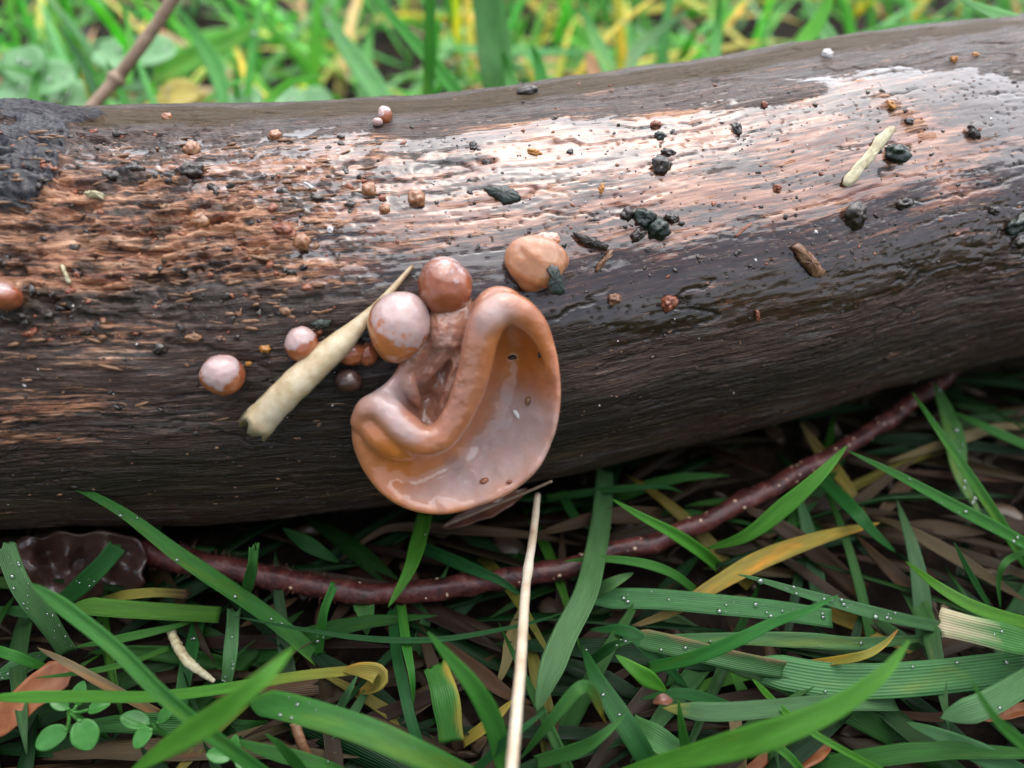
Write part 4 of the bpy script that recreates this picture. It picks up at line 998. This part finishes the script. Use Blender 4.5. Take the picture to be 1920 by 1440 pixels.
    ('big bright blade with raised point sweeping up from the bottom', 'b', 50, [(1706, 1200, 38), (1650, 1268, 37), (1560, 1330, 34), (1450, 1376, 30), (1339, 1408, 24), (1240, 1432, 18), (1120, 1462, 10)], dict(fold=.3, shape='B', roll=.1)),
    ('green pointed blade crossing behind the kinked blade foot', 'g', 28, [(1172, 1340, 18), (1130, 1378, 17), (1086, 1405, 14), (1005, 1430, 8)], dict(fold=.4)),
    ('straight level blade with a tan end below the chaff scrap', 'w', 33, [(1245, 1327, 14), (1339, 1335, 16), (1450, 1328, 15), (1560, 1318, 12), (1680, 1318, 8)], dict(shape='O', fold=.1, tip='y', tf=.1)),
    ('short upright blade in front of the grey striped cut blade', 'g', 19, [(1272, 1313, 20), (1278, 1360, 16), (1288, 1424, 8)], dict()),
    ('grey striped cut blade with tan torn end', 'w', 44, [(1280, 1418, 8), (1230, 1385, 10), (1182, 1360, 8)], dict(shape='C', tip='t', tf=.15)),
    ('straight dewy blade slanting from the tip of the lance-shaped blade', 'g', 25, [(1589, 845, 24), (1684, 891, 23), (1790, 949, 21), (1869, 991, 18), (1960, 1042, 12)], dict(dew=16, fold=.35)),
    ('narrow steep blade crossing the dewy slanting blade', 'g', 20, [(1709, 733, 22), (1763, 812, 21), (1816, 891, 18), (1874, 978, 13), (1925, 1060, 6)], dict(fold=.5, dew=4)),
    ('soft wet blade with big drops behind the narrow steep blade', 'w', 40, [(1752, 716, 9), (1784, 801, 9), (1800, 891, 8), (1840, 970, 5)], dict(shape='B', dew=16, big=6)),
    ('dark blade pointing down into the brown litter', 'd', 32, [(1680, 1036, 9), (1640, 1000, 12), (1599, 955, 14), (1532, 890, 8)], dict(fold=.2)),
    ('bright pointed blade above the pale cut straw-ended blade', 'b', 28, [(1698, 1052, 17), (1763, 1102, 20), (1842, 1145, 19), (1950, 1176, 13)], dict(fold=.3)),
    ('thin upright blade standing in the litter by the curled tendril blade', 'd', 16, [(1790, 1018, 22), (1820, 1078, 16), (1856, 1140, 7)], dict()),
    ('straight blade with sparkling drops pointing at the cut straw-ended blade', 'w', 25, [(1383, 1077, 20), (1420, 1086, 20), (1526, 1118, 18), (1642, 1150, 15), (1770, 1178, 9)], dict(dew=22, fold=.25, big=3)),
    ('broad cut blade with bleached straw-coloured end', 'w', 50, [(1766, 1166, 22), (1830, 1182, 21), (1880, 1194, 19), (1960, 1214, 12)], dict(shape='C', tip='p', tf=.42, fold=.1, dew=10)),
    ('yellow curled dying tip over the wide grey-green blade', 'y', 18, [(1684, 1180, 17), (1655, 1210, 16), (1610, 1232, 15), (1520, 1246, 9)], dict(tip='o', tf=.15, fold=.6)),
    ('level dewy blade beneath the yellow curled tip', 'w', 27, [(1190, 1196, 7), (1330, 1196, 8), (1500, 1200, 9), (1620, 1206, 9), (1790, 1190, 8)], dict(shape='B', dew=18)),
    ('wide grey-green blade lying level to the edge', 'w', 62, [(1380, 1246, 9), (1450, 1258, 10), (1578, 1277, 11), (1737, 1271, 11), (1930, 1248, 9), (1990, 1240, 7)], dict(shape='O', dew=8, fold=.06)),
    ('brown dead stalk lying under the wide grey-green blade', 'r', 20, [(1600, 1325, 5), (1763, 1345, 6), (1930, 1322, 6), (2000, 1310, 4)], dict(shape='B')),
    ('rounded blade tip lying over the brown dead stalk', 'w', 44, [(1764, 1346, 15), (1842, 1324, 17), (1930, 1274, 15), (1990, 1240, 10)], dict(shape='O', fold=.15, dew=5)),
    ('soft narrow blade raised over the rounded tip', 'g', 26, [(1818, 1272, 34), (1869, 1350, 31), (1925, 1402, 26), (1990, 1450, 18)], dict(fold=.4)),
    ('ribbed pale blade running off below the rounded tip', 'w', 42, [(1700, 1354, 8), (1780, 1386, 10), (1860, 1424, 9), (1920, 1456, 6)], dict(shape='T', dew=4)),
    ('smooth round bright stalk curving at the bottom', 'b', 13, [(1410, 1272, 12), (1452, 1318, 14), (1510, 1366, 16), (1580, 1408, 15), (1660, 1450, 10)], dict(fold=1.0, shape='O')),
    ('yellow-tan withered blade in the dark under the log', 'y', 24, [(1500, 790, 7), (1540, 850, 6), (1594, 918, 5), (1626, 972, 3)], dict(tip='t', tf=.5, shape='B')),
    ('thin green blade crossing behind the soft wet blade', 'g', 18, [(1786, 772, 10), (1850, 802, 10), (1935, 840, 8)], dict(shape='T')),
    ('tan level blade behind the steep blades', 't', 22, [(1960, 806, 7), (1880, 800, 8), (1790, 826, 7), (1660, 868, 4)], dict(shape='B')),
    ('reddish dead stalk stretching away behind the dewy slanting blade', 'r', 16, [(1660, 880, 4), (1780, 893, 5), (1940, 904, 6)], dict(shape='B', fold=.8)),
    ('reddish tan dead blade lying in the litter below the dark blade', 'r', 27, [(1606, 1004, 4), (1660, 1060, 5), (1716, 1113, 5), (1770, 1180, 5), (1806, 1240, 3)], dict(shape='B')),
    ('olive tan dead blade lying beyond the bright pointed blade', 'k', 28, [(1630, 966, 5), (1690, 988, 7), (1790, 1044, 7), (1925, 1128, 5)], dict(shape='B')),
    ('thin curled tendril blade beside the thin upright blade', 'g', 13, [(1876, 1140, 6), (1872, 1090, 10), (1888, 1052, 13), (1940, 1030, 10)], dict(fold=.7)),
    ('small withered tan blade beside the red twig in shade', 'k', 20, [(560, 1120, 4), (500, 1150, 5), (450, 1175, 4)], dict(shape='B')),
    ('brown leaning dead blade behind the pale stalk', 't', 24, [(975, 1140, 5), (960, 1190, 6), (950, 1240, 6), (930, 1290, 4)], dict(shape='B')),
    ('bent dull green blade rising behind the kinked blade', 'd', 28, [(1105, 1180, 9), (1180, 1186, 11), (1240, 1240, 9), (1290, 1290, 5)], dict(shape='B')),
    ('dull level blade between chaff scrap and short bright leaf', 'd', 22, [(1200, 1310, 9), (1270, 1300, 11), (1330, 1312, 9), (1400, 1330, 6)], dict(shape='B')),
    ('tan upright stump of a blade under the big bright blade', 't', 24, [(1378, 1350, 8), (1384, 1400, 7), (1390, 1450, 4)], dict(shape='C')),
    ('yellow-green stem tilting behind the rounded bright stalk', 'b', 16, [(1440, 1390, 10), (1480, 1420, 10), (1520, 1470, 6)], dict(shape='O', fold=.9)),
]
for lb, c, w_, pts, kw in exec_blades:
    blade(lb, c, w_, pts, **kw)
# blades behind the log
YB = lambda y: ('y', y)
back_blades = [
    ('wide pale upright blade with a midrib behind the log', 'w', 58, [(910, -60, YB(.085)), (922, 60, YB(.080)), (932, 140, YB(.075)), (945, 260, YB(.07))], dict(shape='C', fold=.5, roll=0, twist=0)),
    ('narrow straight upright blade behind the log', 'g', 20, [(808, -60, YB(.075)), (806, 60, YB(.072)), (804, 150, YB(.07)), (800, 260, YB(.065))], dict(shape='C', twist=0)),
    ('long slanting blade crossing the narrow upright one', 'g', 28, [(680, -30, YB(.085)), (760, 62, YB(.078)), (820, 128, YB(.072)), (890, 220, YB(.065))], dict(fold=.4)),
    ('short pointed leaf tip standing beside the wide pale blade', 'g', 27, [(996, 84, YB(.07)), (1010, 120, YB(.068)), (1022, 200, YB(.06))], dict(fold=.3)),
    ('short dark blade leaning on the wide pale blade', 'g', 28, [(940, 92, YB(.072)), (955, 140, YB(.07)), (972, 210, YB(.06))], dict(fold=.3)),
    ('bright broad blade slanting up from the log past a thin one', 'b', 34, [(1565, -30, YB(.09)), (1540, 30, YB(.085)), (1500, 90, YB(.08)), (1455, 160, YB(.07))], dict(fold=.2, shape='B')),
    ('long green blade lying along the far edge of the log', 'g', 26, [(1830, 34, YB(.072)), (1750, 44, YB(.074)), (1650, 62, YB(.076)), (1560, 90, YB(.076)), (1480, 130, YB(.072))], dict(shape='B', fold=.3)),
    ('pale ribbed wet blade resting on the thick end of the log', 'w', 36, [(1800, -2, YB(.048)), (1850, 20, YB(.044)), (1900, 38, YB(.040)), (1990, 66, YB(.036))], dict(dew=8, fold=.15)),
    ('thin upright dark blade near the bright broad blade', 'g', 22, [(1352, -20, YB(.10)), (1345, 50, YB(.095)), (1340, 130, YB(.08))], dict()),
    ('pale wet blade leaning toward the thin upright one', 'w', 30, [(1500, -10, YB(.11)), (1540, 50, YB(.10)), (1580, 120, YB(.085))], dict(dew=5)),
    ('curved thin blade bowing over clover leaves', 'b', 14, [(212, -20, YB(.10)), (236, 30, YB(.098)), (245, 90, YB(.09)), (240, 160, YB(.08))], dict()),
    ('thin dark blade beside the brown stem', 'd', 18, [(104, 40, YB(.085)), (150, 110, YB(.08)), (180, 180, YB(.072)), (210, 240, YB(.065))], dict()),
    ('small pointed blade standing over the black bark', 'g', 22, [(73, 128, YB(.06)), (66, 160, YB(.058)), (60, 220, YB(.05))], dict()),
    ('thin blade with its point near the brown stem foot', 'g', 15, [(198, 110, YB(.07)), (222, 160, YB(.068)), (244, 230, YB(.06))], dict()),
    ('arched blade tip bowing toward the pink bud', 'b', 20, [(610, 140, YB(.065)), (560, 150, YB(.068)), (515, 178, YB(.068)), (485, 230, YB(.06))], dict(fold=.3)),
    ('broad wet blade bright with drops leaning behind the log', 'w', 44, [(600, 10, YB(.13)), (650, 90, YB(.115)), (700, 160, YB(.10)), (740, 230, YB(.085))], dict(dew=14, big=9)),
    ('wide yellow-green blade lying slantwise behind the log', 'b', 46, [(170, 190, YB(.12)), (270, 150, YB(.125)), (370, 105, YB(.135)), (500, 40, YB(.15))], dict(shape='B', tip='y', tf=.4)),
    ('dark green blade crossing the wide yellow-green one', 'g', 34, [(330, 10, YB(.12)), (370, 70, YB(.115)), (405, 130, YB(.105)), (430, 220, YB(.085))], dict(shape='B')),
    ('pale green blade rising to the tuft tops', 'g', 26, [(700, 20, YB(.14)), (690, 90, YB(.13)), (680, 200, YB(.10))], dict()),
    ('broad green blade sloping to the bright tuft', 'g', 30, [(1080, -10, YB(.13)), (1110, 60, YB(.12)), (1150, 150, YB(.095))], dict()),
    ('light green level blade behind the wide pale blade', 'w', 26, [(1120, 96, YB(.15)), (1000, 98, YB(.15)), (860, 92, YB(.15)), (780, 100, YB(.145))], dict(shape='B')),
    ('yellow dead leaf blade standing beyond the bark lump', 't', 42, [(1100, 96, YB(.13)), (1120, 140, YB(.12)), (1150, 200, YB(.10))], dict(shape='B', fold=.4)),
    ('slim green blade behind the smooth wet wood', 'g', 20, [(1190, 20, YB(.12)), (1186, 70, YB(.115)), (1180, 160, YB(.09))], dict()),
    ('wet blade sloping down to the log past the slim green one', 'w', 26, [(1290, 20, YB(.115)), (1210, 80, YB(.108)), (1160, 160, YB(.09))], dict(shape='B', dew=4)),
]
for lb, c, w_, pts, kw in back_blades:
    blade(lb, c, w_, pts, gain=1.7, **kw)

# ------------------------------------------------------------------ uncountable grass
def rand_path(x, y, L, az, th0, th1, n=8, z0=-0.001):
    t = np.linspace(0, 1, n); th = th0 + (th1 - th0) * t ** 1.3
    dz = np.cos(th) * L / (n - 1); dr = np.sin(th) * L / (n - 1)
    z = z0 + np.concatenate([[0], np.cumsum(dz[:-1])]); r = np.concatenate([[0], np.cumsum(dr[:-1])])
    return np.stack([x + r * math.cos(az), y + r * math.sin(az), np.maximum(z, 0.0006)], 1)
def log_clear(p, m=0.002):
    """True when the path keeps out of the log"""
    i = np.clip(np.searchsorted(A[:, 0], p[:, 0]), 0, len(A) - 1)
    d = np.hypot(p[:, 1] - A[i, 1], p[:, 2] - A[i, 2])
    return (d > R0[i] + m).all()
def tint(mix):
    c = np.array(CLR[mix[rng.integers(len(mix))]])
    return c * (1 + rng.normal(0, .14)) * (1 + rng.normal(0, .06, 3))
gb = Acc()
cnt = 0
while cnt < 2100:                      # turf behind the log
    y = .045 + .66 * rng.random() ** 1.1; x = rng.uniform(-1, 1) * (.16 + .80 * y)
    cx, cy = pn(x * 30, y * 30, 3), pn(x * 30, y * 30, 8)
    if pn(x * 14, y * 14, 15) < -.32 and rng.random() < .8: continue
    L = rng.uniform(.03, .085); az = rng.uniform(0, 2 * np.pi)
    low = rng.random() < .68
    p = rand_path(x + .01 * cx, y + .01 * cy, L, az, rng.uniform(.05, .5) if not low else rng.uniform(.9, 1.3), rng.uniform(.6, 1.7) if not low else 1.62)
    if not log_clear(p): continue
    q = project(p)
    if y < .11 and ((q[1] < 60) & (q[0] > -50) & (q[0] < 1970)).any() and not low: continue
    dead = rng.random() < (.26 if low else .05)
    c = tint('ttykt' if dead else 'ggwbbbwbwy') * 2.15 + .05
    w_ = width_profile(8, 'T')[::-1] * rng.uniform(.0026, .0052)
    V, F, uv, _, _ = blade_geom(p, w_, rng.normal(0, .5), .3, 3, tocam=.2)
    gb.add(V, F, uv, c); cnt += 1
tag(gb.build('grass', M['blade']), 'thick blurred green turf beyond the log', None, None, 'stuff')
gf = Acc()
cnt = 0
while cnt < 900:                       # low tangled blades on the soil before and under the log
    x, y = rng.uniform(-.24, .24), rng.uniform(-.15, .015)
    L = rng.uniform(.018, .05); az = rng.choice([0, math.pi]) + rng.normal(0, .7)
    p = rand_path(x, y, L, az, rng.uniform(1.25, 1.5), 1.66, z0=rng.uniform(0.0005, .003))
    p[:, 2] = np.minimum(p[:, 2], .006)
    if not log_clear(p, .001): continue
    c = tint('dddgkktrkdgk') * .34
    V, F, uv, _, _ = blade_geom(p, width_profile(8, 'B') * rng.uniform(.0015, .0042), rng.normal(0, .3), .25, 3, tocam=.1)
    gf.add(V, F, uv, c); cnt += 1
cnt = 0
while cnt < 160:                       # half-raised blades between the traced ones
    x, y = rng.uniform(-.17, .17), rng.uniform(-.10, -.022)
    p = rand_path(x, y, rng.uniform(.02, .045), rng.uniform(0, 6.28), rng.uniform(.9, 1.2), rng.uniform(1.6, 1.9))
    p[:, 2] = np.minimum(p[:, 2], .010)
    if not log_clear(p, .003): continue
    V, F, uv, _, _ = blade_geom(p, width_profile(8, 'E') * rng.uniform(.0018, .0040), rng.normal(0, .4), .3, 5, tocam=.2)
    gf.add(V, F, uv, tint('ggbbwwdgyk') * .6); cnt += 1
cnt = 0
while cnt < 900:                       # turf round about, outside what the photograph frames
    x, y = rng.uniform(-.5, .5), rng.uniform(-.5, .1)
    p = rand_path(x, y, rng.uniform(.03, .06), rng.uniform(0, 6.28), rng.uniform(.2, .8), rng.uniform(1.0, 1.7))
    q = project(p)
    if ((q[2] < .02) & (abs(p[:, 0]) < .06) & (p[:, 1] > -.2)).any(): continue
    if ((q[0] > -40) & (q[0] < 1960) & (q[1] > -40) & (q[1] < 1480) & (q[2] > 0)).any() or not log_clear(p): continue
    V, F, uv, _, _ = blade_geom(p, width_profile(8, 'E') * rng.uniform(.0025, .0048), rng.normal(0, .5), .3, 3, tocam=.1)
    gf.add(V, F, uv, tint('gggbbwdty')); cnt += 1
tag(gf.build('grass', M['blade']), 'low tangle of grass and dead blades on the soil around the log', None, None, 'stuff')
la = Acc()
for _ in range(1500):                  # crumbled leaf litter on the soil
    x, y = (rng.uniform(-.24, .24), rng.uniform(-.13, .03)) if rng.random() < .6 else (rng.uniform(-.45, .45), rng.uniform(.03, .5))
    r = rng.uniform(.0008, .0045); a = rng.uniform(0, 6.28); tl = rng.normal(0, .3)
    e1 = np.array([math.cos(a), math.sin(a), tl]); e2 = np.array([-math.sin(a), math.cos(a), rng.normal(0, .25)])
    V, F, _ = lump_arrays((x, y, rng.uniform(-.001, .0016)), np.array([e1 * r, e2 * r * rng.uniform(.2, .6), np.array([0, 0, 1.0]) * rng.uniform(.0002, .0008)]), rng.integers(1, 999), .35, 1.6, 5, 8)
    la.add(V, F)
tag(la.build('leaf_litter', M['litter']), 'brown crumbled leaf litter on the dark soil', None, None, 'stuff')
# dew on the turf behind
da = Acc()
tops = np.vstack(gb.V).reshape(-1, 48, 3)
for q in range(420):
    v = tops[rng.integers(len(tops))]; i = rng.integers(2, 7)
    c = v[i * 6 + 1]; r = rng.uniform(.3, 1.3) * 1e-3
    V, F, _ = lump_arrays(c + np.array([0, 0, r * .5]), np.eye(3) * r, q, 0, 1, 7, 9)
    da.add(V, F)
tag(da.build('dew_drops', M['water']), 'dew drops glinting on the turf beyond the log', None, None, 'stuff')

# ------------------------------------------------------------------ twig, stalks, leaves
tw = empty('red_twig')
tp = spline([Pz(*p) for p in [(262, 1032, 8), (340, 1052, 8), (430, 1066, 8), (520, 1084, 8), (620, 1104, 8), (700, 1113, 8), (780, 1108, 9), (880, 1092, 9), (960, 1082, 9), (1060, 1066, 9), (1120, 1044, 9), (1160, 1030, 9), (1210, 1022, 9), (1300, 988, 9), (1400, 940, 9), (1500, 884, 9), (1600, 828, 8), (1690, 768, 7), (1760, 716, 6), (1850, 640, 5)]], 170)
t = np.linspace(0, 1, 170)
tp = tp + 0.0005 * np.stack([pn(t * 22, t * 0, 1), pn(t * 22, t * 0, 2), pn(t * 22, t * 0, 3)], -1) + 0.00012 * np.stack([pn(t * 70, t * 0, 4), pn(t * 70, t * 0, 5), pn(t * 70, t * 0, 6)], -1)
rad = np.interp(t, [0, .1, .35, .6, 1], [24, 22, 19, 16.5, 14]) * project(tp)[2] / FPX
for tc, amp_ in ((.035, .16), (.30, .12), (.565, .30), (.585, .22), (.80, .10)):
    rad = rad * (1 + amp_ * np.exp(-((t - tc) / .006) ** 2))
rad = rad * (1 + .10 * pn(t * 40, t * 0, 3) + .05 * pn(t * 95, t * 0, 8)); rad[0] *= .75; rad[-1] *= .6
V, F = tube(tp, rad, 24, 1.0, rough=.12, seed=7)
st_ = mesh_obj('stem', V, F, M['twig'], tw)
la_ = Acc()
for _ in range(85):
    i = rng.integers(20, 160); th = rng.uniform(.1, 3.0)
    T_ = unit(tp[i + 1] - tp[i - 1]); a_ = unit(np.cross(T_, [0, 0, 1.0])); b2 = np.cross(a_, T_)
    d = a_ * math.cos(th) + b2 * math.sin(th)
    r = rng.uniform(.12, .34) * 1e-3
    V, F, _ = lump_arrays(tp[i] + d * rad[i] * .97, np.array([T_ * r * rng.uniform(.8, 1.3), np.cross(d, T_) * r, d * r * .6]), rng.integers(1, 99), .15, 1.5, 7, 9)
    la_.add(V, F)
o = la_.build('lenticels', M['lent'], tw); o['kind'] = 'stuff'
ha = Acc()
for _ in range(260):                    # short fuzz near the thick end
    i = rng.integers(1, 34); th = rng.uniform(-.5, 3.6)
    T_ = unit(tp[i + 1] - tp[i - 1]); a_ = unit(np.cross(T_, [0, 0, 1.0])); b2 = np.cross(a_, T_)
    d = unit(a_ * math.cos(th) + b2 * math.sin(th) + T_ * rng.normal(0, .5)); r = .00004
    e = unit(np.cross(d, [.3, .5, .8])); e2 = np.cross(d, e); Lh = rng.uniform(.3, .9) * 1e-3
    V, F, _ = lump_arrays(tp[i] + d * (rad[i] + Lh * .4), np.array([e * r, e2 * r, d * Lh]), 1, 0, 1, 4, 4)
    ha.add(V, F)
o = ha.build('fuzz', M['redleaf'], tw); o['kind'] = 'stuff'
tag(tw, 'dark red twig with pale specks lying along the foot of the log', 'twig')

def stem(name, label, pts, rpx, mat, cat, n=60, k=12, bumps=(), rough=.08, squash=1.0):
    P_ = [PY(p[0], p[1], p[2][1]) if isinstance(p[2], tuple) else Pz(*p) for p in pts]
    sp = spline(P_, n); t = np.linspace(0, 1, n)
    rad = np.interp(t, np.linspace(0, 1, len(rpx)), rpx) * project(sp)[2] / FPX
    for tc, a_ in bumps: rad = rad * (1 + a_ * np.exp(-((t - tc) / .025) ** 2))
    V, F = tube(sp, rad, k, squash, rough=rough, seed=5)
    return tag(mesh_obj(name, V, F, M[mat]), label, cat)
stem('pale_stalk', 'thin ivory dry stalk standing up from below to the ear fungus', [(1008, 928, 20), (1000, 1000, 22), (986, 1100, 25), (976, 1250, 29), (963, 1400, 33), (955, 1500, 35)], [6, 8, 9, 10, 11, 11], 'ivory', 'stalk', bumps=((.32, .15),))
stem('dry_grass_stalk', 'leaning grey-brown dry stem with a node behind the log', [(342, -30, YB(.07)), (300, 36, YB(.066)), (240, 120, YB(.06)), (216, 150, YB(.058)), (160, 215, YB(.05)), (130, 260, YB(.045))], [11, 11, 11, 11, 11, 10], 'drystem', 'stem', bumps=((.60, .55),))
stem('brown_stick', 'short rusty brown stick poking out at the bottom of the grass', [(552, 1355, 12), (566, 1395, 10), (590, 1460, 5)], [9, 10, 11], 'splinter', 'stick')
stem('rotten_stalk', 'pale rotten stalk curled in the dark gap under the blunt blade', [(318, 1178, 8), (330, 1205, 9), (352, 1240, 9), (402, 1278, 6)], [7, 9, 9, 4], 'flake', 'stalk', rough=.2)
blade('pale yellow-green swollen sheath where a long blade ends', 'y', 34, [(640, 1256, 10), (682, 1258, 12), (710, 1268, 12), (698, 1288, 9), (670, 1300, 6)], 'B', fold=.9, name='leaf_sheath', cat='sheath')
stem('dry_fibre', 'hair-thin dry fibre caught under the rim of the ear fungus', [(835, 985, 12), (900, 958, 16), (970, 930, 20), (1035, 902, 24)], [2.5, 3, 3, 2.5], 'drystem', 'fibre', rough=.1)

def leaf(name, mat, outline_c, ax, ay, nrm, rx, ry, parent=None, cup=.15, tip=.35, n=9, m=18):
    """broad leaf with midrib and thickness; ax is its length axis"""
    ax = unit(ax); nrm = unit(nrm - ax * (np.asarray(nrm) @ ax)); ay = np.cross(nrm, ax)
    u = np.linspace(-1, 1, m)
    wv = np.sqrt(np.clip(1 - np.abs(u) ** 2.2, 0, 1)) * (1 - tip * np.clip(u, 0, 1) ** 1.6)
    v = np.linspace(-1, 1, n)
    X = u[:, None] * rx + 0 * v; Y = (wv[:, None] * v) * ry
    Z = cup * ry * (np.abs(v)[None, :] ** 1.2 * wv[:, None]) - .25 * cup * rx * u[:, None] ** 2
    top = np.asarray(outline_c) + X[..., None] * ax + Y[..., None] * ay + Z[..., None] * nrm
    bot = top - nrm * 0.00018
    V = np.concatenate([top, bot[:, ::-1]], 1).reshape(-1, 3)
    return mesh_obj(name, V, grid_faces(m, 2 * n, True), M[mat], parent)
def flat_leaf(name, label, mat, pts, wpx, cat='dead leaf', shape='B', cup=.3, roll=0.):
    P_ = [Pz(*p) for p in pts]; path = spline(P_, 26)
    wd = wpx * project(np.mean(P_, axis=0))[2] / FPX
    V, F, uv, _, _ = blade_geom(path, width_profile(26, shape) * wd, roll, cup, 9, .0003)
    V = V + (0.0004 * np.stack([pn(V[:, 0] * 300, V[:, 1] * 300, k_) for k_ in (1, 2, 3)], -1))
    return tag(mesh_obj(name, V, F, M[mat], uv=uv), label, cat)
flat_leaf('dead_leaf', 'orange-brown dead leaf lying behind the tiny herb', 'orangeleaf', [(136, 1246, 11), (70, 1296, 11), (0, 1350, 9), (-60, 1390, 6)], 62, shape='O')
flat_leaf('dead_leaf', 'translucent reddish dead leaf tucked under the rim of the ear fungus', 'redleaf', [(826, 990, 10), (880, 968, 13), (940, 944, 15), (990, 914, 14)], 34)
flat_leaf('dead_leaf', 'pale brown dead leaf strip under the wide grey-green blade', 'orangeleaf', [(1560, 1400, 4), (1480, 1420, 5), (1390, 1450, 4)], 60)
flat_leaf('chaff_scrap', 'brown papery chaff scrap beside the short bright leaf', 'redleaf', [(1222, 1318, 17), (1240, 1312, 18), (1262, 1310, 17)], 22, 'chaff')
flat_leaf('dead_leaf', 'brown dead leaf strip at the edge below the rounded blade tip', 'orangeleaf', [(1840, 1352, 6), (1900, 1334, 8), (1980, 1318, 6)], 30)

def herb(name, label, base_px, h, leaves, mat, cat, stem_mat='herb', seed=0):
    root = empty(name)
    c = Pz(base_px[0], base_px[1], h)
    foot = np.array([c[0], c[1] + .002, -.002])
    V, F = tube(spline([foot, foot * .5 + c * .5 + np.array([.0006, 0, 0]), c], 10), .00045, 8)
    mesh_obj('stem', V, F, M[stem_mat], root)
    for (px, py, hh, rpx, ang, ry) in leaves:
        p = Pz(px, py, hh); k_ = project(p)[2] / FPX
        d = RIGHT * math.cos(ang) + UPV * math.sin(ang)
        nr = unit(np.array([0, -.15, 1.0]) + rng.normal(0, .12, 3))
        lf = leaf('leaf', mat, p, d, None, nr, rpx * k_, rpx * k_ * ry, root, cup=.3)
        e = p - unit(d) * rpx * k_ * .95
        V, F = tube(spline([c, (c + e) / 2 - np.array([0, 0, .0004]), e], 7), .00028, 6)
        mesh_obj('leaf_stalk', V, F, M[stem_mat], lf)
    return tag(root, label, cat)
herb('herb_seedling', 'tiny glossy-leaved herb with paired oval leaves among the grass', (130, 1335), 13,
     [(95, 1384, 15, 34, 3.6, .62), (160, 1378, 16, 30, -1.2, .8), (150, 1300, 14, 24, 1.3, .6), (110, 1318, 14, 20, 2.6, .6), (185, 1325, 14, 22, .3, .6)], 'herb', 'herb')
herb('herb_seedling', 'tiny herb with two curled wet leaves beside the soft bright blade', (285, 1362), 11,
     [(252, 1350, 14, 28, 2.9, .6), (266, 1384, 14, 24, 3.9, .7), (310, 1340, 12, 20, .8, .6)], 'herb', 'herb')
herb('herb_seedling', 'tiny herb at the bottom under the soft bright blade', (440, 1420), 11,
     [(410, 1416, 14, 24, 3.0, .6), (462, 1432, 14, 24, -.5, .6), (440, 1398, 13, 20, 1.5, .6)], 'herb', 'herb')
def clover(name, label, ctr_px, Y, leaves, mat, cat='plant'):
    root = empty(name)
    c = PY(*ctr_px, Y); foot = np.array([c[0] + .004, c[1] + .006, -.003])
    V, F = tube(spline([foot, (foot + c) / 2 + np.array([.002, 0, 0]), c], 10), .0007, 8)
    mesh_obj('stem', V, F, M['herb'], root)
    for px, py, rpx, ang, ry in leaves:
        p = PY(px, py, Y + rng.normal(0, .004)); k_ = project(p)[2] / FPX
        d = RIGHT * math.cos(ang) + np.array([0, .7, .5]) * math.sin(ang)
        lf = leaf('leaf', mat, p, d, None, unit(np.array([0, -.45, 1.0]) + rng.normal(0, .12, 3)), rpx * k_, rpx * k_ * ry * 1.3, root, cup=.2, tip=.1)
        acc_ = Acc()
        for _ in range(3):
            q = p + RIGHT * rng.normal(0, rpx * .35 * k_) + np.array([0, .5, .25]) * rng.normal(0, rpx * .35 * k_)
            r = rng.uniform(.4, 1.0) * 1e-3
            V, F, _ = lump_arrays(q + np.array([0, -.0003, r * .6]), np.eye(3) * r, 1, 0, 1, 8, 10); acc_.add(V, F)
        o = acc_.build('dew_drops', M['water'], lf); o['kind'] = 'stuff'
    return tag(root, label, cat)
clover('clover', 'mint green clover with dew behind the black bark', (70, 160), .105, [(45, 120, 40, 1.8, .8), (100, 150, 42, .4, .8), (130, 185, 40, -.4, .8), (30, 170, 36, 3.0, .8)], 'mint')
clover('clover', 'mint green clover around the brown stem', (250, 120), .115, [(215, 105, 40, 2.8, .8), (290, 100, 42, .3, .75), (250, 140, 36, -1.2, .8)], 'mint')
clover('clover', 'yellowed low clover beyond the eroded wood', (330, 190), .10, [(335, 180, 40, .3, .7), (300, 205, 34, 2.8, .7), (372, 200, 34, -.3, .7)], 'yellowleaf')
clover('clover', 'green clover low behind the middle of the log', (560, 200), .11, [(540, 190, 34, 2.6, .8), (590, 195, 36, .3, .8), (460, 185, 32, 2.9, .8)], 'mint')

# ------------------------------------------------------------------ put every thing's origin at its own foot
def kids(o):
    for c in o.children:
        yield c; yield from kids(c)
bpy.context.view_layer.update()
for o in list(COL.objects):
    if o.parent is not None or o.type not in ('MESH', 'EMPTY') or o.get('kind') == 'structure': continue
    ms = [x for x in [o, *kids(o)] if x.type == 'MESH']
    arrs = []
    for x in ms:
        a_ = np.empty(len(x.data.vertices) * 3, np.float32); x.data.vertices.foreach_get('co', a_); arrs.append(a_.reshape(-1, 3))
    al = np.vstack(arrs); lo, hi = al.min(0), al.max(0)
    f_ = np.array([(lo[0] + hi[0]) / 2, (lo[1] + hi[1]) / 2, lo[2]], np.float32)
    for x, a_ in zip(ms, arrs):
        x.data.vertices.foreach_set('co', (a_ - f_).ravel()); x.data.update()
    o.location = f_
